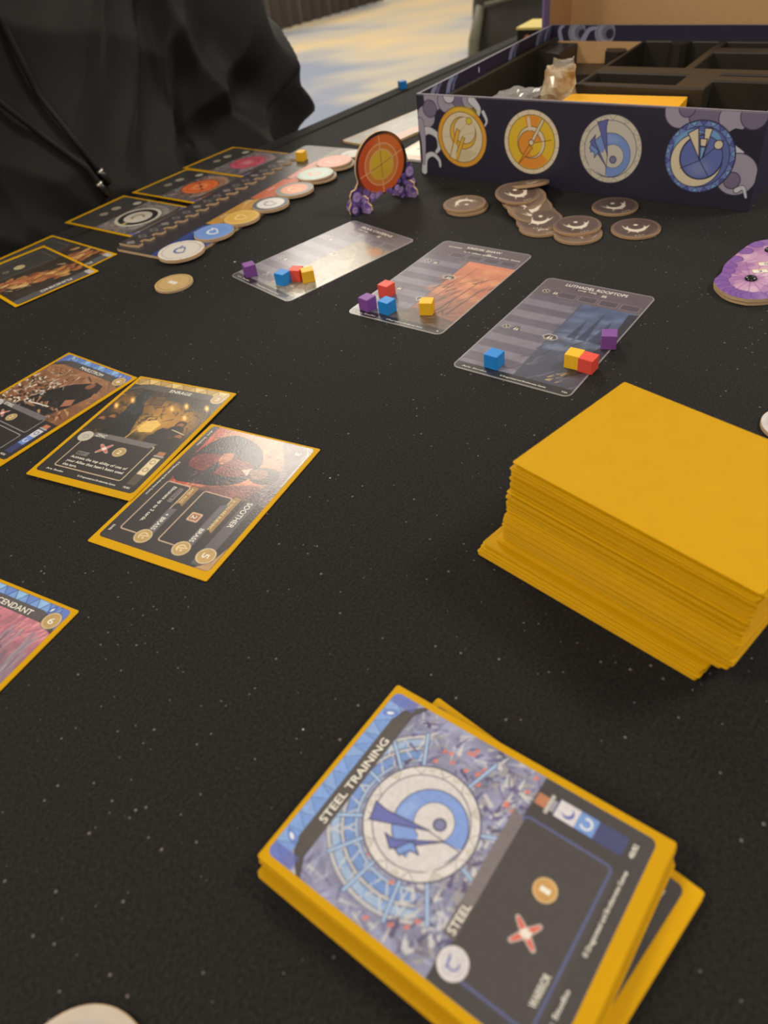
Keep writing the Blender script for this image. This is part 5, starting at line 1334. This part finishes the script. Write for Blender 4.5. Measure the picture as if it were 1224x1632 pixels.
# crumpled clear bag with beige pieces
M_BAG = bpy.data.materials.new('clear_plastic_bag'); M_BAG.use_nodes = True
bb = M_BAG.node_tree.nodes['Principled BSDF']; bb.inputs['Base Color'].default_value = tuple(s2l((214, 182, 132))) + (1,); bb.inputs['Roughness'].default_value = .22; bb.inputs['Alpha'].default_value = .82; bb.inputs['Coat Weight'].default_value = .6
tcx = M_BAG.node_tree.nodes.new('ShaderNodeTexCoord'); nz = M_BAG.node_tree.nodes.new('ShaderNodeTexNoise'); nz.inputs['Scale'].default_value = 90; nz.inputs['Detail'].default_value = 3
crb = M_BAG.node_tree.nodes.new('ShaderNodeValToRGB'); crb.color_ramp.elements[0].color = tuple(s2l((176, 132, 80))) + (1,); crb.color_ramp.elements[1].color = tuple(s2l((232, 216, 182))) + (1,); crb.color_ramp.elements[0].position = .35; crb.color_ramp.elements[1].position = .65
M_BAG.node_tree.links.new(tcx.outputs['Object'], nz.inputs['Vector']); M_BAG.node_tree.links.new(nz.outputs[0], crb.inputs[0]); M_BAG.node_tree.links.new(crb.outputs[0], bb.inputs['Base Color'])
def crumple(name, dims, mt_, parent, amp, seed, sub=9, taper=0.0, loc=None):
    bm = bmesh.new(); bmesh.ops.create_cube(bm, size=1.0); bmesh.ops.subdivide_edges(bm, edges=bm.edges[:], cuts=sub, use_grid_fill=True)
    for v in bm.verts:
        c = v.co.copy()
        f_ = 1 - taper * (c.z + .5)
        p = Vector((c.x * dims[0] * f_, c.y * dims[1] * f_, (c.z + .5) * dims[2]))
        r_ = 1 - .18 * (abs(c.x * 2) ** 4 * abs(c.y * 2) ** 4)
        p.x *= r_; p.y *= r_
        nv = noise.noise_vector(p * .09 + Vector((seed, seed * 2, 0))) * amp + noise.noise_vector(p * .3 + Vector((0, seed, 3))) * amp * .35
        nv.z *= min(1, p.z / 6)
        v.co = (p + nv) * MM
    me = bpy.data.meshes.new(name); bm.to_mesh(me); bm.free(); me.materials.append(mt_)
    o = bpy.data.objects.new(name, me); link(o, parent)
    if loc: o.location = [c_ * MM for c_ in loc]
    return o
root = thing('zip_bag', 'crumpled clear plastic bag of beige pieces standing in the tray', 'bag', gb(84, 82, 10.2), GA + 20)
crumple('bag_body', (32, 18, 52), M_BAG, root, 4.0, 3, taper=.25)
M_CLEAR = mat('clear_film', (220, 214, 200), .15, trans=.5, alpha=.55, coat=.5)
crumple('bag_top', (18, 5, 12), M_CLEAR, root, 4.0, 8, 5, .2, loc=(4, 2, 47))
root = thing('plastic_bag', 'grey translucent plastic bag lying flat in the open tray side', 'bag', gb(50, 62, 10.2), GA)
crumple('bag_body', (40, 76, 34), mat('grey_film', (150, 148, 142), .2, alpha=.8, coat=.6), root, 4.0, 5, 9, .1)
root = thing('wooden_pawn', 'small pale wooden piece lying in the tray thumb slot', 'game piece', gb(222, 130, 30.2), GA)
V, F = tubeVF([(-8, 0, 5), (-6, 0, 5), (4, 0, 5), (7, 0, 5), (11, 0, 5)], [3.5, 5, 3.0, 5, 3.2], 14); mesh('turned_body', V, F, mat('pale_wood', (206, 170, 130), .6), root, True)

# lid standing on its side behind the box
root = thing('box_lid', 'game box lid standing upright behind its base, bare brown cardboard inside', 'box lid', gb(-12, BD_ + 3, 0.1), GA)
LW, LD, LH = 268.0, 66.0, 268.0
M_PURP = mat('violet_lid_wrap', (132, 116, 172), 0.5, noise_amt=.15, noise_scale=30)
t_ = 2.4
box('lid_top', (0, LD - t_, 0, LW, LD, LH), M_NAVY, root)
box('lid_lining', (t_, LD - t_ - .8, t_, LW - t_, LD - t_ - .02, LH - t_), M_BROWN, root)
for b_ in ((0, 0, t_ + .02, t_, LD - t_ - .02, LH - t_), (LW - t_, 0, t_ + .02, LW, LD - t_ - .02, LH - t_)):
    sw = box('side_panel', b_, M_PURP, root, bevel=.3)
box('side_lining', (t_ + .02, 13, t_ + .5, t_ + .6, LD - t_ - 1, LH - t_ - .5), M_BROWN, root)
box('side_lining', (LW - t_ - .6, 13, t_ + .5, LW - t_ - .02, LD - t_ - 1, LH - t_ - .5), M_BROWN, root)
box('bottom_panel', (0, 0, 0, LW, LD - t_ - .02, t_), M_PURP, root, bevel=.3)
box('upper_panel', (0, 0, LH - t_ + .02, LW, LD - t_ - .02, LH), M_PURP, root, bevel=.3)

# small box with yellow top beside the lid
root = thing('small_box', 'small black box with pale yellow lid standing behind the game box', 'box', (262, 1082, 0.1), -38)
box('box_body', (-4, -4, 0, 62, 44, 17), mat('black_card_box', (30, 24, 24), .5, noise_amt=.3, noise_scale=60), root, bevel=.5)
box('yellow_lid', (-5, -5, 17.02, 63, 45, 20), mat('pale_yellow_lid', (226, 204, 120), .5, noise_amt=.1), root, bevel=.5)
V, F = prismVF(circle_pts(4.2, 20), 0, .3); oo = mesh('orange_emblem', [(x, z_, y) for x, y, z_ in V], [f_[::-1] for f_ in F], mat('orange_print', (214, 120, 70), .5), root, loc=(10, -4.35, 8))
V, F = prismVF(circle_pts(3.6, 20), 0, .3); oo = mesh('grey_emblem', [(x, z_, y) for x, y, z_ in V], [f_[::-1] for f_ in F], mat('grey_print', (150, 146, 150), .5), root, loc=(24, -4.35, 9))

# ---- second board and loose card between the board and the box
cvq = Cv(110, 52, 1.4, (112, 108, 92), 190); cvq.tex(.12, 6); cvq.strokes(80, 0, 0, 110, 52, [(126, 122, 104), (96, 92, 80), (118, 112, 96)], 14, 3, .1, .3, .5); cvq.rect(0, 38, 110, 52, (190, 106, 80), 0, .6)
root = thing('city_board', 'plain grey-green cardboard board lying beyond the long player board', 'game board', (72.0, 790.0, 0.05), 40.0)
V, F = prismVF(rrect(112, 54, 4), 0, 1.9); mesh('cardboard_core', V, F, M_CARD, root)
print_sheet('printed_face', cvq, P_GLOSS, root, rad=4, origin=(0, 0, 1.93))
cvq = Cv(44, 70, 1.4, (206, 180, 140), 191); cvq.tex(.1, 6); cvq.rect(4, 30, 40, 60, (216, 206, 180), 2); cvq.rect(10, 42, 30, 46, (120, 124, 96), 1); cvq.rect(0, 60, 44, 70, (206, 130, 84), 0, .8)
x_, y_, _ = gb(-27, 62)
root = thing('location_card', 'pale orange and cream card lying against the left wall of the navy box', 'card', (x_, y_, 0.05), GA)
root['label'] = 'pale cream and orange card lying between standing disc and navy box'
V, F = prismVF(rrect(46, 72, 3), 0, 1.6); mesh('card_stock', V, F, M_GREYEDGE, root)
print_sheet('printed_face', cvq, P_GLOSS, root, rad=3, origin=(0, 0, 1.63))

# blue cube at the table rim
cube('blue', M_BLU, *tp(736, 606)[:2], 20, 0.05, 'blue wooden cube left at the very rim of the table', 'blue wooden cubes', 8.0)

# ======================================================================= backpack behind the table
root = thing('backpack', 'black backpack standing on the carpet beyond the table', 'backpack', (770, 3060, -740), -15)
M_PACK = mat('black_nylon', (44, 42, 36), .55, noise_amt=.25, noise_scale=40, bump=.3, bump_scale=200)
M_PACK2 = mat('grey_webbing', (96, 94, 78), .7, noise_amt=.2, noise_scale=60)
crumple('pack_body', (420, 260, 600), M_PACK, root, 0.0, 2, 11, .12)
o = root.children[0]
for v in o.data.vertices:
    nv = noise.noise_vector(v.co * 6) * .02 + noise.noise_vector(v.co * 17) * .008
    v.co += Vector((nv.x, nv.y, nv.z * (1 if v.co.z > .02 else 0)))
o.data.polygons.foreach_set('use_smooth', [True] * len(o.data.polygons))
V, F = prismVF(rrect(300, 260, 60, 6), -20, 30, inset=12)
mesh('front_pocket', [(x, -z_ - 132, y + 190) for x, y, z_ in V], F, M_PACK, root, True)
V, F = tubeVF([(-165, -100, 500), (-190, -118, 400), (-200, -120, 280), (-205, -110, 150), (-195, -90, 60)], [16, 20, 20, 18, 14], 8); mesh('shoulder_strap', V, F, M_PACK2, root, True)
V, F = tubeVF([(-150, -128, 505), (-60, -136, 520), (60, -136, 520), (150, -128, 505)], 6, 8); mesh('zip_seam', V, F, M_PACK2, root, True)
box('front_patch', (-60, -168, 330, 30, -163, 350), mat('pale_patch', (170, 150, 130), .6), root)

# ======================================================================= seated person in a black hoodie
M_HOOD = mat('black_fleece', (14, 10, 9), .75, sheen=.05, noise_amt=.2, noise_scale=300, bump=.25, bump_scale=900)
M_SKIN = mat('skin', (196, 150, 124), .5)
M_HAIR = mat('dark_hair', (44, 34, 28), .6)
SC_, NC_ = 318.0, EDGE + 150          # torso centre along / across the table
def pw_(s, n, z): return Vector(tp(SC_ + s, NC_ + n, z))
bm = bmesh.new()
def loft(rings, seg=28):
    """rings: (centre, axis u, axis v) in mm"""
    idx = []
    for c, u, v in rings:
        idx.append([bm.verts.new((Vector(c) + Vector(u) * math.cos(2 * math.pi * k3 / seg) + Vector(v) * math.sin(2 * math.pi * k3 / seg)) * MM) for k3 in range(seg)])
    for a_, b_ in zip(idx[:-1], idx[1:]):
        for k3 in range(seg): bm.faces.new((a_[k3], a_[(k3 + 1) % seg], b_[(k3 + 1) % seg], b_[k3]))
    bm.faces.new(idx[0][::-1]); bm.faces.new(idx[-1])
e, n_ = EX, EN
tor = [(-300, 175, 125, 30), (-220, 192, 138, 20), (-120, 196, 136, 6), (-40, 194, 130, 0), (40, 190, 122, 0), (120, 192, 118, 4), (220, 198, 116, 12), (300, 188, 104, 20), (340, 150, 86, 26), (365, 90, 66, 30)]
loft([(pw_(0, off, z_), e * a_, n_ * b_) for z_, a_, b_, off in tor])
def limb(pts, rads, seg=18):
    rr = []
    for i, p in enumerate(pts):
        t = (Vector(pts[min(i + 1, len(pts) - 1)]) - Vector(pts[max(i - 1, 0)])).normalized()
        u = t.cross(n_);
        if u.length < .2: u = t.cross(e)
        u.normalize(); v = t.cross(u)
        rr.append((p, u * rads[i], v * rads[i]))
    loft(rr, seg)
for sg in (1, -1):
    # shoulder, upper arm, elbow, forearm to the lap
    limb([pw_(sg * 165, 18, 318), pw_(sg * 212, 14, 270), pw_(sg * 236, 4, 190), pw_(sg * 252, -10, 120), pw_(sg * 276, -26, 66), pw_(sg * 302, -36, 24), pw_(sg * 306, -40, -10)], [70, 76, 72, 68, 62, 58, 50])
    # slack sleeve cloth between arm and ribs
    limb([pw_(sg * 176, 10, 250), pw_(sg * 196, 0, 130), pw_(sg * 214, -10, 40), pw_(sg * 220, -14, -60)], [60, 66, 72, 62])
    limb([pw_(sg * 304, -34, 10), pw_(sg * 276, -40, -16), pw_(sg * 216, -66, -40), pw_(sg * 160, -66, -70), pw_(sg * 100, -50, -110), pw_(sg * 72, -52, -132)], [52, 54, 50, 46, 40, 34])
    # hand
    limb([pw_(sg * 78, -52, -130), pw_(sg * 52, -56, -150), pw_(sg * 26, -62, -166)], [27, 36, 30])
    for k3 in range(4):
        b0 = pw_(sg * 28, -84 + k3 * 17, -166)
        limb([b0, b0 + Vector((0, 0, -10)) + e * (-sg * 26), b0 + Vector((0, 0, -26)) + e * (-sg * 44)], [11, 10, 8], 10)
    limb([pw_(sg * 60, -86, -146), pw_(sg * 44, -106, -150), pw_(sg * 26, -112, -158)], [12, 11, 9], 10)
    # thigh, calf, foot
    limb([pw_(sg * 95, 20, -270), pw_(sg * 110, -150, -262), pw_(sg * 118, -330, -262), pw_(sg * 118, -400, -290)], [98, 88, 72, 66])
    limb([pw_(sg * 118, -400, -270), pw_(sg * 120, -395, -420), pw_(sg * 120, -370, -600), pw_(sg * 120, -360, -690)], [66, 60, 44, 42])
    limb([pw_(sg * 120, -330, -695), pw_(sg * 122, -400, -698), pw_(sg * 126, -520, -706), pw_(sg * 126, -570, -712)], [40, 42, 34, 22])
# neck and head
limb([pw_(0, 26, 330), pw_(0, 18, 400), pw_(0, 10, 430)], [58, 54, 54])
loft([(pw_(0, 0 + dy, 470 + h_), e * a_, n_ * b_) for h_, a_, b_, dy in ((-70, 34, 40, -18), (-50, 54, 68, -8), (-10, 70, 86, 2), (40, 76, 96, 8), (90, 74, 96, 10), (130, 56, 74, 12), (152, 24, 30, 12))])
limb([pw_(0, -80, 512), pw_(0, -96, 488), pw_(0, -92, 472)], [9, 13, 12], 10)
for sg in (1, -1): loft([(pw_(sg * 74, 8, 480 + h_), e * 7, n_ * r_) for h_, r_ in ((-28, 8), (-10, 15), (14, 18), (28, 10))], 10)
me = bpy.data.meshes.new('body'); bmesh.ops.recalc_face_normals(bm, faces=bm.faces); bm.to_mesh(me); bm.free()
tmp = bpy.data.objects.new('body_tmp', me); C.objects.link(tmp)
rm = tmp.modifiers.new('remesh', 'REMESH'); rm.mode = 'VOXEL'; rm.voxel_size = 0.008
sm_ = tmp.modifiers.new('smooth', 'SMOOTH'); sm_.iterations = 6; sm_.factor = .5
sb = tmp.modifiers.new('sub', 'SUBSURF'); sb.levels = 1; sb.render_levels = 1
dg = bpy.context.evaluated_depsgraph_get()
me2 = bpy.data.meshes.new_from_object(tmp.evaluated_get(dg)); bpy.data.objects.remove(tmp)
me2.materials.clear(); me2.materials.append(M_HOOD); me2.materials.append(M_SKIN); me2.materials.append(mat('dark_denim', (38, 42, 54), .8))
nv_ = len(me2.vertices)
co = np.zeros(nv_ * 3, np.float32); me2.vertices.foreach_get('co', co); co = co.reshape(-1, 3)
no = np.zeros(nv_ * 3, np.float32); me2.vertices.foreach_get('normal', no); no = no.reshape(-1, 3)
S = (co @ np.array(EX)) / MM - SC_; Nn = (co @ np.array(EN)) / MM - NC_; Z = co[:, 2] / MM
# cloth folds: ridged bands that sag from the shoulders to the elbow and across the belly
fold = np.zeros(nv_)
rngf = np.random.default_rng(5)
warp = 22 * np.sin(Z / 61 + S / 120) + 13 * np.sin(S / 41 + 1.3) + 9 * np.sin(Z / 23 + S / 57)
arm = np.clip((np.abs(S) - 165) / 30, 0, 1)
def ridge(t):
    q3 = np.abs((t / math.pi) % 1.0 - .5) * 2
    return 2 * (1 - q3) ** 1.6 - .8
fold += (1 - arm) * (5.0 * ridge((S * .95 - Z * .38 + warp) / 30) + 8.0 * ridge((S * .95 - Z * .45 + warp * .8) / 17) * np.clip((S - 20) / 90, 0, 1) + 4.0 * ridge((S * .5 + Z * .9 + warp) / 34))
fold += arm * (12.0 * ridge((Z * .42 + np.abs(S) * .85 + Nn * .3 + warp * .8) / 24) + 6.0 * ridge((Z - np.abs(S) * .7 + warp) / 21))
fold *= np.clip((380 - Z) / 60, 0, 1) * np.clip((Z + 330) / 60, 0, 1)
skin_v = (Z > 385) | ((Z < -122) & (Nn < -35) & (np.abs(S) < 105) & (Z > -215))
fold[skin_v] = 0
push = np.clip((Nn < -60) * 0 + 0, 0, 0)
co2 = co + no * (fold * MM)[:, None]
# nothing may press through the table cloth
nn = co2 @ np.array(EN); zz_ = co2[:, 2]
lim = (EDGE + 24) * MM
bad = (nn < lim) & (zz_ > -0.19)
co2[bad] += np.outer(lim - nn[bad], np.array(EN)).astype(np.float32)
me2.vertices.foreach_set('co', co2.astype(np.float32).ravel()); me2.update()
for p in me2.polygons:
    p.use_smooth = True
    c = p.center; z_ = c.z / MM; s_ = (c.dot(EX)) / MM - SC_; q_ = (c.dot(EN)) / MM - NC_
    if z_ > 385 or (-215 < z_ < -122 and q_ < -35 and abs(s_) < 105 and z_ > -200): p.material_index = 1
    elif z_ < -200: p.material_index = 2
person = thing('person', 'person in a black hoodie with hanging drawstrings seated across the table', 'person', (0, 0, 0), 0)
body = bpy.data.objects.new('body', me2); link(body, person)
# hair cap and hood at the nape
bm = bmesh.new(); bmesh.ops.create_uvsphere(bm, u_segments=28, v_segments=18, radius=1.0)
for v in bm.verts:
    c = v.co.copy(); d_ = 1 + .06 * noise.noise(c * 5)
    v.co = (pw_(0, 16, 522) + e * c.x * 84 * d_ + n_ * (c.y * 100 * d_ + (8 if c.z < 0 else 0)) + Vector((0, 0, max((c.z * 108) * d_ if c.z > -.6 else -65 + (c.z + .6) * 30, 34 + 20 * c.y if c.y < 0 else 34 - 150 * c.y)))) * MM
me = bpy.data.meshes.new('hair'); bm.to_mesh(me); bm.free(); me.materials.append(M_HAIR); me.polygons.foreach_set('use_smooth', [True] * len(me.polygons))
hair = bpy.data.objects.new('hair', me); link(hair, person); hair.location = tuple(EN * .016)
V, F = [], []
def tube_path(f0, N_=24): return [f0(i / (N_ - 1)) for i in range(N_)]
V, F = tubeVF(tube_path(lambda t: tuple(pw_(95 * math.sin(t * 2 * math.pi), 30 + 80 * -math.cos(t * 2 * math.pi), 372 + 18 * -math.cos(t * 2 * math.pi) * -1)), 40), 30, 12); mesh('hood', V, F, M_HOOD, person, True)
for sg in (1, -1):
    ey_ = [pw_(sg * 30, -88, 512)]
    V, F = tubeVF([tuple(ey_[0] + Vector((0, 0, -.1)) - e * 12), tuple(ey_[0] - n_ * 4), tuple(ey_[0] + e * 12)], [1.5, 5, 1.5], 10); mesh('eye', V, F, mat('eye_white', (220, 216, 210), .3) if sg == 1 else bpy.data.materials['eye_white'], person, True)
V, F = tubeVF([tuple(pw_(-24, -78, 440)), tuple(pw_(0, -88, 438)), tuple(pw_(24, -78, 440))], [3, 6, 3], 10); mesh('mouth', V, F, mat('lips', (168, 104, 92), .5), person, True)
exec_strings = True
# drawstrings hang in front of the chest: find the surface along the table normal
from mathutils.bvhtree import BVHTree
bvh = BVHTree.FromPolygons([Vector(v) for v in co2.tolist()], [tuple(p.vertices) for p in me2.polygons])
def on_chest(s, z, lift=4.0):
    o_ = pw_(s, -400, z) * MM
    hit = bvh.ray_cast(o_, EN, 1.0)
    p = hit[0] / MM if hit[0] is not None else pw_(s, -130, z)
    return p - EN * lift
M_CORD = mat('black_cord', (18, 17, 18), .7, noise_amt=.3, noise_scale=900)
M_AGL = mat('black_cord_tip', (22, 21, 22), .3)
M_SILV = mat('silver_tip_bead', (214, 210, 200), .25, .9)
def string(path, rad_):
    P_ = [on_chest(s, z_) for s, z_ in path]
    Q = []
    for i in range(len(P_) - 1):
        for k3 in range(5): Q.append(P_[i].lerp(P_[i + 1], k3 / 5))
    Q.append(P_[-1])
    V, F = tubeVF([tuple(p) for p in Q], rad_, 8); c_ = mesh('drawstring', V, F, M_CORD, person, True)
    t_ = (Q[-1] - Q[-4]).normalized()
    V, F = tubeVF([tuple(Q[-1] - t_ * 1), tuple(Q[-1] + t_ * 12)], rad_ * 1.15, 10); mesh('cord_tip', V, F, M_AGL, c_, True)
    V, F = tubeVF([tuple(Q[-1] - t_ * 2.4), tuple(Q[-1] - t_ * .8), tuple(Q[-1] + t_ * .8)], [rad_ * 1.0, rad_ * 1.5, rad_ * 1.0], 10); mesh('tip_bead', V, F, M_SILV, c_, True)
string([(-5, 330), (-2, 220), (4, 150), (14, 90), (26, 50), (37, 24)], 2.6)
string([(-40, 330), (-70, 220), (-60, 150), (-30, 104), (0, 66), (24, 32), (30, 16)], 2.6)
